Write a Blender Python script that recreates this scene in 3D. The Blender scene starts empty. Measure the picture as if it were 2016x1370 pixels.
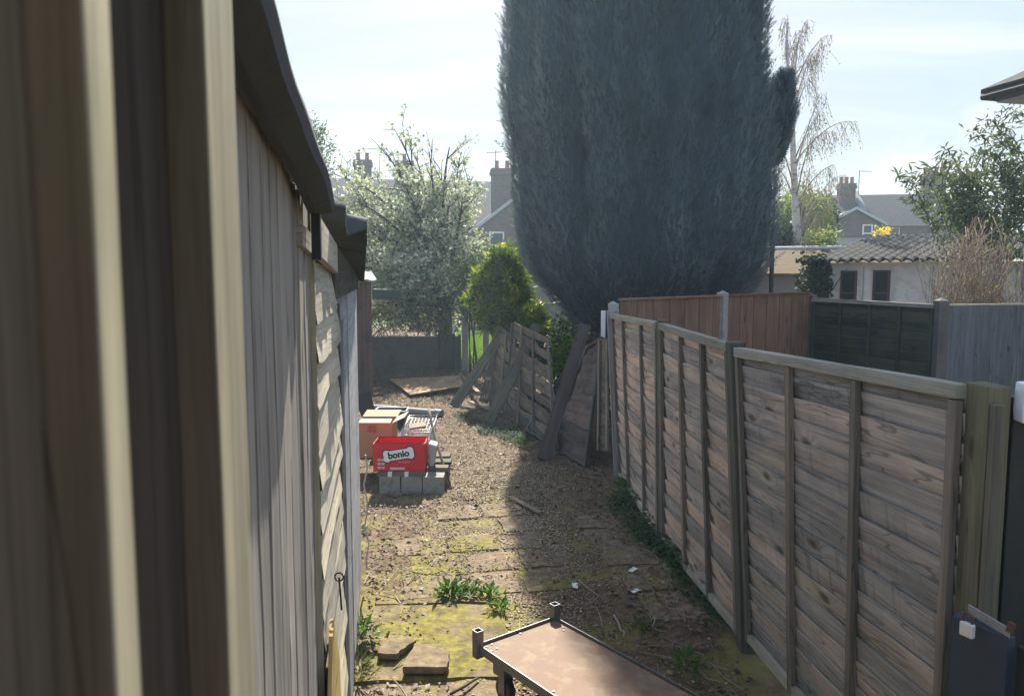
import bpy, math, random
import numpy as np
from mathutils import Vector, Matrix
random.seed(7); np.random.seed(7)
R = math.radians
scene = bpy.context.scene
COL = scene.collection

# ------------------------------------------------------------------ camera
HC, PITCH, FPX = 2.15, R(5.5), 1500.0
cam = bpy.data.cameras.new("camera"); camo = bpy.data.objects.new("camera", cam); COL.objects.link(camo)
camo.location = (0, 0, HC); camo.rotation_euler = (R(90) - PITCH, 0, 0)
cam.sensor_width = 36.0; cam.lens = FPX * 36.0 / 2016.0
cam.clip_start = 0.02; cam.clip_end = 2000
cam.dof.use_dof = True; cam.dof.focus_distance = 5.5; cam.dof.aperture_fstop = 9.5
scene.camera = camo

# ------------------------------------------------------------------ light
SUN_AZ, SUN_EL = R(-1.5), R(44)          # azimuth from +Y, positive towards +X
EXPOSURE = 1.72
SKY_STRENGTH = 0.10
SUN_STRENGTH = 4.2
HAZE = 0.0022
scene.view_settings.view_transform = 'Standard'; scene.view_settings.look = 'None'
scene.view_settings.gamma = 1.0; scene.view_settings.exposure = EXPOSURE
sun = bpy.data.lights.new("sun", 'SUN'); suno = bpy.data.objects.new("sun", sun); COL.objects.link(suno)
sun.energy = SUN_STRENGTH; sun.angle = R(0.55); sun.color = (1.0, 0.93, 0.80)
sd = Vector((math.sin(SUN_AZ) * math.cos(SUN_EL), math.cos(SUN_AZ) * math.cos(SUN_EL), math.sin(SUN_EL)))
suno.rotation_euler = sd.to_track_quat('Z', 'Y').to_euler()


# ------------------------------------------------------------------ node helper
class NT:
    def __init__(s, nt):
        s.nt = nt; nt.nodes.clear()
    def n(s, t, ins=None, out=0, **props):
        nd = s.nt.nodes.new(t)
        for k, v in props.items(): setattr(nd, k, v)
        for k, v in (ins or {}).items():
            sk = nd.inputs[k]
            if isinstance(v, bpy.types.NodeSocket): s.nt.links.new(v, sk)
            else:
                if isinstance(v, (tuple, list)) and len(v) == 3 and sk.type == 'RGBA': v = (*v, 1)
                sk.default_value = v
        return nd.outputs[out] if out is not None else nd
    def math(s, op, a, b=0.0, c=None, clamp=False):
        ins = {0: a, 1: b}
        if c is not None: ins[2] = c
        return s.n('ShaderNodeMath', ins, operation=op, use_clamp=clamp)
    def mix(s, f, a, b, blend='MIX'):
        return s.n('ShaderNodeMix', {0: f, 6: a, 7: b}, out=2, data_type='RGBA', blend_type=blend)
    def ramp(s, f, stops, interp='LINEAR'):
        nd = s.n('ShaderNodeValToRGB', {0: f}, out=None)
        cr = nd.color_ramp; cr.interpolation = interp
        while len(cr.elements) < len(stops): cr.elements.new(0.5)
        for e, (p, c) in zip(cr.elements, stops):
            e.position = p
            e.color = (*c, 1) if isinstance(c, (tuple, list)) else (c, c, c, 1)
        return nd.outputs[0]
    def sstep(s, x, a, b):
        return s.n('ShaderNodeMapRange', {0: x, 1: a, 2: b, 3: 0.0, 4: 1.0}, interpolation_type='SMOOTHSTEP')
    def noise(s, v, scale, detail=4, rough=0.55, dist=0.0):
        return s.n('ShaderNodeTexNoise', {'Vector': v, 'Scale': scale, 'Detail': detail, 'Roughness': rough, 'Distortion': dist})
    def vmul(s, v, m):
        return s.n('ShaderNodeVectorMath', {0: v, 1: m}, operation='MULTIPLY')
    def vadd(s, v, m):
        return s.n('ShaderNodeVectorMath', {0: v, 1: m}, operation='ADD')
    def bump(s, h, strength=0.5, dist=0.01):
        return s.n('ShaderNodeBump', {'Height': h, 'Strength': strength, 'Distance': dist})
    def bsdf(s, col, rough=0.8, normal=None, metal=0.0, spec=0.3, **kw):
        ins = {'Base Color': col, 'Roughness': rough, 'Metallic': metal, 'Specular IOR Level': spec}
        if normal is not None: ins['Normal'] = normal
        ins.update(kw)
        return s.n('ShaderNodeBsdfPrincipled', ins)
    def out(s, sh):
        s.n('ShaderNodeOutputMaterial', {0: sh}, out=None)

def newmat(name):
    m = bpy.data.materials.new(name); m.use_nodes = True
    return m, NT(m.node_tree)

# ------------------------------------------------------------------ world: sky with thin cloud
world = bpy.data.worlds.new("World"); scene.world = world; world.use_nodes = True
W = NT(world.node_tree)
sky = W.n('ShaderNodeTexSky', sky_type='NISHITA', sun_disc=False, sun_elevation=SUN_EL, sun_rotation=SUN_AZ,
          altitude=50, air_density=1.2, dust_density=2.2, ozone_density=1.3)
dirv = W.n('ShaderNodeTexCoord', out=0)
sep = W.n('ShaderNodeSeparateXYZ', {0: dirv}, out=None)
zz = W.math('ADD', W.math('MAXIMUM', sep.outputs[2], 0.0), 0.12)
cv = W.n('ShaderNodeCombineXYZ', {0: W.math('DIVIDE', sep.outputs[0], zz), 1: W.math('DIVIDE', sep.outputs[1], zz), 2: 0.0})
c1 = W.noise(W.vmul(cv, (0.55, 1.5, 1)), 0.8, 6, 0.55, 0.6)
c2 = W.noise(W.vadd(W.vmul(dirv, (3.0, 3.0, 7.0)), (3.1, 0.4, 1.9)), 1.7, 7, 0.55, 0.3)
low = W.math('SUBTRACT', 1.0, W.sstep(sep.outputs[2], 0.05, 0.26))
cl = W.math('MAXIMUM', W.math('MULTIPLY', W.sstep(c1, 0.38, 0.78), 0.75), W.math('MULTIPLY', W.sstep(c2, 0.43, 0.58), low))
cl = W.math('ADD', W.math('MULTIPLY', cl, 0.85), 0.10, clamp=True)
lum = W.n('ShaderNodeRGBToBW', {0: sky})
tgt = W.math('MULTIPLY', W.math('POWER', lum, 0.16), 1.57)          # thin high haze evens the sky out
k_ = W.math('DIVIDE', tgt, lum)
skyn = W.mix(1.0, W.mix(1.0, sky, (0.97, 1.0, 1.05), 'MULTIPLY'), W.n('ShaderNodeCombineXYZ', {0: k_, 1: k_, 2: k_}), 'MULTIPLY')
cb = W.math('MULTIPLY', W.math('POWER', lum, 0.08), 3.1)
cloudc = W.mix(1.0, (0.97, 0.99, 1.03), W.n('ShaderNodeCombineXYZ', {0: cb, 1: cb, 2: cb}), 'MULTIPLY')
skyc = W.mix(cl, skyn, cloudc)
W.n('ShaderNodeOutputWorld', {0: W.n('ShaderNodeBackground', {0: skyc, 1: SKY_STRENGTH})}, out=None)

# ------------------------------------------------------------------ picking points
def ray(px, py):
    u = (px - 1008) / FPX; v = -(py - 685) / FPX
    c, s = math.cos(PITCH), math.sin(PITCH)
    return Vector((u, c + v * s, -s + v * c))
def at(px, py, Y):
    d = ray(px, py); return Vector((0, 0, HC)) + d * (Y / d.y)
def gp(px, py, z=0.0):
    d = ray(px, py); return Vector((0, 0, HC)) + d * ((z - HC) / d.z)
def V(*a): return Vector(a)

# ------------------------------------------------------------------ noise in numpy
def _h(i, j, k, s):
    n = (i * 374761393 + j * 668265263 + k * 2147483647 + s * 1442695041) & 0xffffffff
    n = ((n ^ (n >> 13)) * 1274126177) & 0xffffffff
    n = n ^ (n >> 16)
    return (n & 0xffff) / 65535.0
def vnoise(x, y, z=0.0, seed=0):
    x, y, z = np.broadcast_arrays(np.asarray(x, float), np.asarray(y, float), np.asarray(z, float))
    i, j, k = (np.floor(a).astype(np.int64) for a in (x, y, z))
    f = [a - np.floor(a) for a in (x, y, z)]
    f = [a * a * (3 - 2 * a) for a in f]
    r = 0
    for a in (0, 1):
        for b in (0, 1):
            for c in (0, 1):
                w = (f[0] if a else 1 - f[0]) * (f[1] if b else 1 - f[1]) * (f[2] if c else 1 - f[2])
                r = r + w * _h(i + a, j + b, k + c, seed)
    return r
def fbm(x, y, z=0.0, seed=0, o=4):
    r, a, t = 0, 0.5, 0
    for q in range(o):
        r = r + a * vnoise(np.asarray(x) * 2 ** q, np.asarray(y) * 2 ** q, np.asarray(z) * 2 ** q, seed + q); t += a; a *= 0.5
    return r / t

# ------------------------------------------------------------------ mesh builders
class MB:
    def __init__(s):
        s.v = []; s.f = []; s.uv = []; s.r = []; s.m = []
    def face(s, idx, uv=None, r=0.5, m=0):
        s.f.append(tuple(idx)); s.uv.append(uv if uv else [(0, 0)] * len(idx)); s.r.append(r); s.m.append(m)
    def hexa(s, P, r=None, m=0, L=None):
        """8 points: 0-3 one end (ring), 4-7 the other end. grain runs 0->4"""
        r = random.random() if r is None else r
        o = len(s.v); s.v += [tuple(p) for p in P]
        P = [Vector(p) for p in P]
        if (P[1] - P[0]).cross(P[3] - P[0]).dot(P[4] - P[0]) < 0:
            P = P[3::-1] + P[:3:-1]; s.v[o:] = [tuple(p) for p in P]
        l = (P[4] - P[0]).length; w = (P[1] - P[0]).length; t = (P[2] - P[1]).length
        ou, ov = random.random() * 9, random.random() * 9
        acc = 0
        for k in range(4):
            a, b = k, (k + 1) % 4
            d = w if k % 2 == 0 else t
            s.face((o + a, o + b, o + b + 4, o + a + 4), [(ou, ov + acc), (ou, ov + acc + d), (ou + l, ov + acc + d), (ou + l, ov + acc)], r, m)
            acc += d
        s.face((o + 3, o + 2, o + 1, o), [(ou + t, ov), (ou + t, ov + w), (ou, ov + w), (ou, ov)], r, m)
        s.face((o + 4, o + 5, o + 6, o + 7), [(ou, ov), (ou, ov + w), (ou + t, ov + w), (ou + t, ov)], r, m)
    def beam(s, p0, p1, w, t, r=None, m=0, segs=1, jit=0.0):
        """beam from p0 to p1, w/t are full width and thickness vectors, centred"""
        p0, p1, w, t = Vector(p0), Vector(p1), Vector(w), Vector(t)
        r = random.random() if r is None else r
        if segs == 1 and jit == 0:
            q = [-w / 2 - t / 2, w / 2 - t / 2, w / 2 + t / 2, -w / 2 + t / 2]
            d = p1 - p0
            if w.cross(t).dot(d) < 0: q = [q[3], q[2], q[1], q[0]]
            s.hexa([p0 + a for a in q] + [p1 + a for a in q], r, m); return
        q = [-w / 2 - t / 2, w / 2 - t / 2, w / 2 + t / 2, -w / 2 + t / 2]
        if w.cross(t).dot(p1 - p0) < 0: q = q[::-1]
        ou, ov = random.random() * 9, random.random() * 9
        L = (p1 - p0).length
        dl = [q[1] - q[0], q[2] - q[1], q[3] - q[2], q[0] - q[3]]
        cum = [0]
        for d in dl: cum.append(cum[-1] + d.length)
        o = len(s.v)
        for i in range(segs + 1):
            c = p0.lerp(p1, i / segs)
            for a in q:
                s.v.append(tuple(c + a + Vector((random.uniform(-1, 1), random.uniform(-1, 1), random.uniform(-1, 1))) * jit))
        for i in range(segs):
            u0, u1 = ou + L * i / segs, ou + L * (i + 1) / segs
            for k in range(4):
                a, b = o + i * 4 + k, o + i * 4 + (k + 1) % 4
                s.face((a, b, b + 4, a + 4), [(u0, ov + cum[k]), (u0, ov + cum[k + 1]), (u1, ov + cum[k + 1]), (u1, ov + cum[k])], r, m)
        s.face((o + 3, o + 2, o + 1, o), None, r, m)
        e = o + segs * 4
        s.face((e, e + 1, e + 2, e + 3), None, r, m)
    def box(s, lo, hi, r=None, m=0, axis=2):
        lo, hi = Vector(lo), Vector(hi); c = (lo + hi) / 2; d = hi - lo
        e = [Vector((d.x, 0, 0)), Vector((0, d.y, 0)), Vector((0, 0, d.z))]
        a = e[axis]; b, t = e[(axis + 1) % 3], e[(axis + 2) % 3]
        s.beam(c - a / 2, c + a / 2, b, t, r, m)
    def tube(s, pts, rad, n=7, r=None, m=0, cap=True):
        pts = [Vector(p) for p in pts]
        rad = [rad] * len(pts) if not hasattr(rad, '__len__') else rad
        r = random.random() if r is None else r
        o = len(s.v); up = None; L = 0; ou = random.random() * 9
        lens = []
        for i, p in enumerate(pts):
            d = (pts[min(i + 1, len(pts) - 1)] - pts[max(i - 1, 0)])
            if d.length < 1e-9: d = Vector((0, 0, 1))
            d.normalize()
            if up is None: up = d.orthogonal().normalized()
            up = (up - d * up.dot(d))
            up = up.normalized() if up.length > 1e-6 else d.orthogonal().normalized()
            sd_ = d.cross(up)
            if i: L += (p - pts[i - 1]).length
            lens.append(L)
            for k in range(n):
                a = 2 * math.pi * k / n
                s.v.append(tuple(p + (up * math.cos(a) + sd_ * math.sin(a)) * rad[i]))
        for i in range(len(pts) - 1):
            for k in range(n):
                k2 = (k + 1) % n; c = 2 * math.pi * max(rad[i], 1e-4) / n
                s.face((o + i * n + k, o + i * n + k2, o + (i + 1) * n + k2, o + (i + 1) * n + k),
                       [(ou + lens[i], k * c), (ou + lens[i], (k + 1) * c), (ou + lens[i + 1], (k + 1) * c), (ou + lens[i + 1], k * c)], r, m)
        if cap:
            s.face([o + k for k in range(n)][::-1], None, r, m)
            e = o + (len(pts) - 1) * n
            s.face([e + k for k in range(n)], None, r, m)
    def poly(s, pts, r=None, m=0, uvs=None):
        o = len(s.v); s.v += [tuple(p) for p in pts]
        r = random.random() if r is None else r
        s.face(range(o, o + len(pts)), uvs, r, m)
    def quad(s, a, b, c, d, r=None, m=0):
        a, b, c, d = map(Vector, (a, b, c, d))
        w, h = (b - a).length, (d - a).length
        s.poly([a, b, c, d], r, m, [(0, 0), (w, 0), (w, h), (0, h)])
    def prism(s, pts, ext, r=None, m=0):
        """closed extrusion of polygon pts by vector ext"""
        pts = [Vector(p) for p in pts]; ext = Vector(ext); n = len(pts)
        nm = Vector((0, 0, 0))
        for i in range(n): nm += pts[i].cross(pts[(i + 1) % n])
        if nm.dot(ext) > 0: pts = pts[::-1]
        r = random.random() if r is None else r
        o = len(s.v); s.v += [tuple(p) for p in pts] + [tuple(p + ext) for p in pts]
        ax = (pts[1] - pts[0]).normalized(); ay = ext.cross(ax); ay = ay.normalized() if ay.length > 1e-9 else Vector((0, 0, 1))
        uv = [((p - pts[0]).dot(ax), (p - pts[0]).dot(ay)) for p in pts]
        s.face(range(o, o + n), uv, r, m)
        s.face([o + n + i for i in range(n)][::-1], uv[::-1], r, m)
        for i in range(n):
            j = (i + 1) % n; l = (pts[j] - pts[i]).length; h = ext.length
            s.face((o + j, o + i, o + n + i, o + n + j), [(l, 0), (0, 0), (0, h), (l, h)], r, m)
    def grid(s, fn, nu, nv, r=None, m=0, flip=False, su=1.0, sv=1.0):
        r = random.random() if r is None else r
        o = len(s.v)
        for i in range(nu + 1):
            for j in range(nv + 1):
                s.v.append(tuple(fn(i / nu, j / nv)))
        ou = random.random() * 9; ov = random.random() * 9
        for i in range(nu):
            for j in range(nv):
                q = [(i, j), (i + 1, j), (i + 1, j + 1), (i, j + 1)]
                if flip: q = q[::-1]
                s.face([o + a * (nv + 1) + b for a, b in q], [(ou + su * a / nu, ov + sv * b / nv) for a, b in q], r, m)
    def build(s, name, mats, parent=None, smooth=False, bevel=0.0):
        me = bpy.data.meshes.new(name)
        me.from_pydata(s.v, [], s.f)
        uvl = me.uv_layers.new(name='UVMap')
        flat = np.array([c for f in s.uv for uv in f for c in uv], dtype=np.float32)
        uvl.data.foreach_set('uv', flat)
        at_ = me.attributes.new('rnd', 'FLOAT', 'FACE'); at_.data.foreach_set('value', np.array(s.r, dtype=np.float32))
        mats = mats if isinstance(mats, (list, tuple)) else [mats]
        for m in mats: me.materials.append(m)
        if len(mats) > 1: me.polygons.foreach_set('material_index', np.array(s.m, dtype=np.int32))
        if smooth: me.polygons.foreach_set('use_smooth', np.ones(len(s.f), dtype=bool))
        me.update()
        o = bpy.data.objects.new(name, me); COL.objects.link(o)
        if parent is not None:
            o.parent = parent; o.matrix_parent_inverse = PINV.get(parent.name, Matrix())
        if bevel > 0:
            b = o.modifiers.new('bevel', 'BEVEL'); b.width = bevel; b.segments = 2; b.limit_method = 'ANGLE'; b.angle_limit = R(50)
        return o
PINV = {}

def mesh_np(name, verts, tris, rnd, mat, parent=None, smooth=False, nv=3):
    me = bpy.data.meshes.new(name)
    nf = len(tris)
    me.vertices.add(len(verts)); me.vertices.foreach_set('co', np.ascontiguousarray(verts, dtype=np.float32).ravel())
    me.loops.add(nf * nv); me.loops.foreach_set('vertex_index', np.ascontiguousarray(tris, dtype=np.int32).ravel())
    me.polygons.add(nf); me.polygons.foreach_set('loop_start', np.arange(nf, dtype=np.int32) * nv)
    me.polygons.foreach_set('loop_total', np.full(nf, nv, dtype=np.int32))
    if smooth: me.polygons.foreach_set('use_smooth', np.ones(nf, dtype=bool))
    a = me.attributes.new('rnd', 'FLOAT', 'FACE'); a.data.foreach_set('value', np.asarray(rnd, dtype=np.float32))
    me.materials.append(mat); me.update(calc_edges=True); me.validate()
    o = bpy.data.objects.new(name, me); COL.objects.link(o)
    if parent is not None:
        o.parent = parent; o.matrix_parent_inverse = PINV.get(parent.name, Matrix())
    return o

def frames(d, nrm):
    """N x 3 x 3 with columns (side, dir, normal)"""
    d = d / np.linalg.norm(d, axis=1, keepdims=True)
    s = np.cross(d, nrm); l = np.linalg.norm(s, axis=1, keepdims=True); s = s / np.maximum(l, 1e-6)
    n = np.cross(s, d)
    return np.stack([s, d, n], axis=2)
def scatter(name, T, F, P, Fr, S, rnd, mat, parent=None):
    """bake template T (m,3) with triangles F at P with frames Fr and scales S (N,) or (N,3)"""
    T = np.asarray(T, float); F = np.asarray(F, int); N = len(P)
    S = np.asarray(S, float)
    if S.ndim == 1: S = np.repeat(S[:, None], 3, 1)
    vv = np.einsum('nij,nmj->nmi', Fr, T[None] * S[:, None, :]) + np.asarray(P)[:, None, :]
    ff = F[None] + (np.arange(N) * len(T))[:, None, None]
    rr = np.repeat(np.asarray(rnd), len(F))
    return mesh_np(name, vv.reshape(-1, 3), ff.reshape(-1, 3), rr, mat, parent)

# templates: x side, y along, z normal
LEAF_T = [(0, 0, 0), (-.5, .45, .10), (.5, .45, .10), (0, 1, -.05), (0, .45, 0)]
LEAF_F = [(0, 4, 1), (0, 2, 4), (1, 4, 3), (4, 2, 3)]
def frond(n=5, w=0.34):
    T = []; F = []
    for i in range(n):
        y = i / n; l = w * (1 - 0.65 * i / n)
        for sgn in (-1, 1):
            o = len(T)
            T += [(0, y - .03, 0), (sgn * l, y + .22, .05 * sgn), (sgn * .02, y + .10, .02)]
            F.append((o, o + 1, o + 2) if sgn > 0 else (o, o + 2, o + 1))
    o = len(T); T += [(-.03, .75, 0), (.03, .75, 0), (0, 1.15, 0)]; F.append((o, o + 1, o + 2))
    return T, F
FROND_T, FROND_F = frond()

# ------------------------------------------------------------------ tagging
def tag(o, label=None, cat=None, group=None, kind=None):
    if label: o['label'] = label
    if cat: o['category'] = cat
    if group: o['group'] = group
    if kind: o['kind'] = kind
    return o
def thing(name, loc, label, cat, group=None):
    o = bpy.data.objects.new(name, None); COL.objects.link(o); o.location = loc; o.empty_display_size = 0.1
    tag(o, label, cat, group)
    PINV[o.name] = Matrix.Translation(Vector(loc)).inverted()
    return o

# ------------------------------------------------------------------ materials
def wood(name, dark, light, warm, warmth=0.5, algae=0.0, knots=0.5, rough=0.85, value=1.0, bump=0.6, stain=0.0):
    m, n = newmat(name)
    uv = n.n('ShaderNodeUVMap'); rnd = n.n('ShaderNodeAttribute', out=2, attribute_name='rnd')
    sp = n.n('ShaderNodeSeparateXYZ', {0: uv}, out=None)
    u, v = sp.outputs[0], sp.outputs[1]
    def co(a, b, c): return n.n('ShaderNodeCombineXYZ', {0: n.math('MULTIPLY', u, a), 1: n.math('MULTIPLY', v, b), 2: n.math('MULTIPLY', rnd, c)})
    kv = n.n('ShaderNodeTexVoronoi', {'Vector': co(2.3, 7.0, 23.0), 'Scale': 1.0, 'Randomness': 1.0}, out=None, voronoi_dimensions='2D')
    kd = kv.outputs[0]
    ksel = n.math('GREATER_THAN', n.n('ShaderNodeSeparateColor', {0: kv.outputs[1]}), 1 - 0.34 * knots)
    kn = n.math('MULTIPLY', n.math('SUBTRACT', 1.0, n.sstep(kd, 0.03, 0.15)), ksel)
    kw = n.math('MULTIPLY', n.math('SUBTRACT', 1.0, n.sstep(kd, 0.06, 0.36)), ksel)
    vd = n.math('ADD', v, n.math('MULTIPLY', kw, 0.03))
    g1 = n.noise(n.n('ShaderNodeCombineXYZ', {0: n.math('MULTIPLY', u, 1.1), 1: n.math('MULTIPLY', vd, 28.0), 2: n.math('MULTIPLY', rnd, 50.0)}), 1.0, 7, 0.62, 0.5)
    g2 = n.noise(n.n('ShaderNodeCombineXYZ', {0: n.math('MULTIPLY', u, 5.0), 1: n.math('MULTIPLY', vd, 210.0), 2: n.math('MULTIPLY', rnd, 31.0)}), 1.0, 4, 0.6)
    t1 = n.noise(co(1.6, 4.0, 37.0), 1.0, 5, 0.6, 0.4)
    g = n.math('ADD', n.math('MULTIPLY', g1, 0.65), n.math('MULTIPLY', g2, 0.35))
    base = n.ramp(g, [(0.28, dark), (0.50, tuple((a + b) / 2 for a, b in zip(dark, light))), (0.72, light)])
    wf = n.math('MULTIPLY', n.sstep(n.math('ADD', n.math('MULTIPLY', t1, 0.7), n.math('MULTIPLY', rnd, 0.35)), 0.38, 0.72), warmth)
    warmc = n.ramp(g, [(0.3, tuple(c * .45 for c in warm)), (0.66, warm)])
    col = n.mix(wf, base, warmc)
    tone = n.math('MULTIPLY', n.math('MULTIPLY', n.math('ADD', 0.66, n.math('MULTIPLY', rnd, 0.55)), n.math('ADD', 0.45, n.math('MULTIPLY', t1, 1.1))), value)
    col = n.mix(1.0, col, n.n('ShaderNodeCombineXYZ', {0: tone, 1: tone, 2: tone}), 'MULTIPLY')
    col = n.mix(n.math('MULTIPLY', kn, 0.75), col, (0.035, 0.02, 0.012))
    ck = n.noise(co(0.7, 11.0, 77.0), 1.0, 3, 0.55, 0.3)
    ckf = n.math('SUBTRACT', 1.0, n.sstep(n.math('ABSOLUTE', n.math('SUBTRACT', ck, 0.5)), 0.002, 0.011))
    col = n.mix(n.math('MULTIPLY', ckf, 0.5), col, tuple(c * .35 for c in dark))
    # drip stains
    if stain > 0:
        st = n.noise(co(26.0, 2.0, 11.0), 1.0, 4, 0.65)
        st2 = n.noise(co(1.3, 5.0, 91.0), 1.0, 3, 0.5)
        sf = n.math('MULTIPLY', n.math('MULTIPLY', n.sstep(st, 0.52, 0.68), n.sstep(st2, 0.42, 0.62)), stain)
        col = n.mix(sf, col, (0.03, 0.025, 0.022))
    if algae > 0:
        ob = n.n('ShaderNodeTexCoord', out=3)
        al = n.noise(ob, 3.1, 6, 0.65)
        col = n.mix(n.math('MULTIPLY', n.sstep(al, 0.42, 0.66), algae), col, (0.13, 0.145, 0.05))
    h = n.math('SUBTRACT', n.math('ADD', g1, n.math('MULTIPLY', g2, 0.6)), n.math('MULTIPLY', kn, 0.4))
    n.out(n.bsdf(col, rough, n.bump(h, bump, 0.004), spec=0.25))
    return m

def plain(name, col, rough=0.7, metal=0.0, var=0.25, scale=6.0, bump=0.2, spec=0.4, dirt=None, dirt_amt=0.4, bscale=60):
    m, n = newmat(name)
    ob = n.n('ShaderNodeTexCoord', out=3)
    a = n.noise(ob, scale, 6, 0.6)
    c = n.mix(a, tuple(x * (1 - var) for x in col), tuple(min(1, x * (1 + var)) for x in col))
    if dirt:
        d = n.noise(n.vadd(ob, (5, 3, 1)), scale * 1.7, 7, 0.65, 0.4)
        c = n.mix(n.math('MULTIPLY', n.sstep(d, 0.45, 0.7), dirt_amt), c, dirt)
    f = n.noise(ob, bscale, 4, 0.6)
    rg = n.math('ADD', n.math('MULTIPLY', a, 0.25), rough - 0.12)
    n.out(n.bsdf(c, rg, n.bump(f, bump, 0.004), metal=metal, spec=spec))
    return m

def leafmat(name, stops, trans=0.35, rough=0.55, tint=(1.0, 1.0, 0.6)):
    m, n = newmat(name)
    rnd = n.n('ShaderNodeAttribute', out=2, attribute_name='rnd')
    ob = n.n('ShaderNodeTexCoord', out=3)
    big = n.noise(ob, 2.2, 3, 0.6)
    f = n.math('ADD', n.math('MULTIPLY', rnd, 0.65), n.math('MULTIPLY', n.math('SUBTRACT', big, 0.32), 0.9), clamp=True)
    c = n.ramp(f, stops)
    b = n.bsdf(c, rough, spec=0.25)
    t = n.n('ShaderNodeBsdfTranslucent', {0: n.mix(1.0, c, tint, 'MULTIPLY')})
    mx = n.n('ShaderNodeMixShader', {0: trans, 1: b, 2: t})
    n.out(mx)
    return m

def brickmat(name, c1, c2, mortar, scale=1.0, bw=0.225, rh=0.075, ms=0.010, dirt=0.3):
    m, n = newmat(name)
    uv = n.n('ShaderNodeUVMap')
    bt = n.n('ShaderNodeTexBrick', {'Vector': uv, 'Color1': c1, 'Color2': c2, 'Mortar': mortar, 'Scale': 1.0, 'Mortar Size': ms, 'Brick Width': bw, 'Row Height': rh, 'Mortar Smooth': 0.2, 'Bias': 0.0}, out=None)
    ob = n.n('ShaderNodeTexCoord', out=3)
    d = n.noise(ob, 1.3, 6, 0.65)
    f = n.noise(ob, 14, 4, 0.6)
    c = n.mix(n.math('MULTIPLY', n.sstep(d, 0.4, 0.75), dirt), bt.outputs[0], tuple(x * .45 for x in c1))
    c = n.mix(n.math('MULTIPLY', f, 0.35), c, tuple(x * .6 for x in c2))
    h = n.math('SUBTRACT', n.math('MULTIPLY', f, 0.4), bt.outputs[1])
    n.out(n.bsdf(c, 0.88, n.bump(h, 0.5, 0.01), spec=0.2))
    return m

M = {}
# fence timbers
M['lap_near'] = wood('lap_near', (0.105, 0.096, 0.092), (0.60, 0.565, 0.535), (0.50, 0.375, 0.28), 0.6, 0.12, 1.0, stain=0.4)
M['lap_far'] = wood('lap_far', (0.15, 0.122, 0.108), (0.66, 0.595, 0.54), (0.62, 0.44, 0.33), 0.8, 0.06, 0.9, stain=0.15)
M['lap_slump'] = wood('lap_slump', (0.050, 0.040, 0.036), (0.20, 0.165, 0.148), (0.19, 0.13, 0.10), 0.7, 0.08, 0.8, stain=0.3)
M['lap_old'] = wood('lap_old', (0.06, 0.050, 0.042), (0.25, 0.215, 0.178), (0.23, 0.165, 0.115), 0.5, 0.15, 0.8, stain=0.5)
M['rail'] = wood('rail', (0.20, 0.185, 0.15), (0.55, 0.52, 0.44), (0.36, 0.32, 0.19), 0.5, 0.25, 0.5)
M['batten'] = wood('batten', (0.075, 0.066, 0.058), (0.30, 0.265, 0.23), (0.24, 0.175, 0.125), 0.5, 0.2, 0.4)
M['post_dark'] = wood('post_dark', (0.04, 0.038, 0.036), (0.175, 0.16, 0.14), (0.14, 0.11, 0.075), 0.4, 0.35, 0.4)
M['post_green'] = wood('post_green', (0.10, 0.095, 0.06), (0.33, 0.30, 0.20), (0.30, 0.25, 0.155), 0.6, 0.2, 0.8)
M['post_grey'] = wood('post_grey', (0.17, 0.17, 0.17), (0.46, 0.45, 0.44), (0.30, 0.26, 0.22), 0.4, 0.1, 0.6)
M['prop'] = wood('prop', (0.055, 0.049, 0.04), (0.21, 0.19, 0.155), (0.20, 0.16, 0.11), 0.4, 0.3, 0.4)
M['prop_dark'] = wood('prop_dark', (0.05, 0.04, 0.036), (0.19, 0.15, 0.13), (0.15, 0.10, 0.08), 0.5, 0.1, 0.4)
M['brown_fence'] = wood('brown_fence', (0.14, 0.085, 0.058), (0.28, 0.180, 0.125), (0.31, 0.175, 0.110), 0.6, 0.0, 0.7, stain=0.15)
M['green_lap'] = wood('green_lap', (0.022, 0.026, 0.024), (0.095, 0.10, 0.088), (0.09, 0.085, 0.05), 0.5, 0.25, 0.8)
M['slate_fence'] = wood('slate_fence', (0.06, 0.07, 0.08), (0.21, 0.235, 0.255), (0.17, 0.18, 0.19), 0.4, 0.1, 0.6)
# left hand shed timbers
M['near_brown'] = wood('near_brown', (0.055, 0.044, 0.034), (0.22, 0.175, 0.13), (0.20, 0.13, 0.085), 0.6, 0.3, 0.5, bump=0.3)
M['near_shade'] = wood('near_shade', (0.014, 0.012, 0.010), (0.055, 0.046, 0.036), (0.05, 0.036, 0.025), 0.4, 0.0, 0.2, bump=0.3)  # plank between the battens: recess shade put into its dark colour
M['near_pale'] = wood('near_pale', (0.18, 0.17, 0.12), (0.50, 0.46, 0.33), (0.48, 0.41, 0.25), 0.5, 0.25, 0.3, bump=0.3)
M['shed_grey'] = wood('shed_grey', (0.135, 0.122, 0.112), (0.50, 0.46, 0.42), (0.25, 0.21, 0.17), 0.35, 0.05, 0.6)
M['shiplap'] = wood('shiplap', (0.36, 0.325, 0.255), (0.74, 0.69, 0.57), (0.68, 0.56, 0.36), 0.55, 0.06, 0.6)
M['fresh'] = wood('fresh', (0.40, 0.26, 0.09), (0.68, 0.48, 0.19), (0.66, 0.45, 0.16), 0.6, 0.0, 0.2)
M['painted'] = wood('painted', (0.28, 0.28, 0.29), (0.55, 0.56, 0.58), (0.36, 0.33, 0.30), 0.25, 0.05, 0.3)
M['ply'] = wood('ply', (0.13, 0.085, 0.05), (0.33, 0.23, 0.14), (0.38, 0.25, 0.14), 0.6, 0.0, 0.3, stain=0.4)
M['stickwood'] = wood('stickwood', (0.10, 0.08, 0.06), (0.32, 0.27, 0.21), (0.26, 0.19, 0.12), 0.5, 0.0, 0.3)
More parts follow.
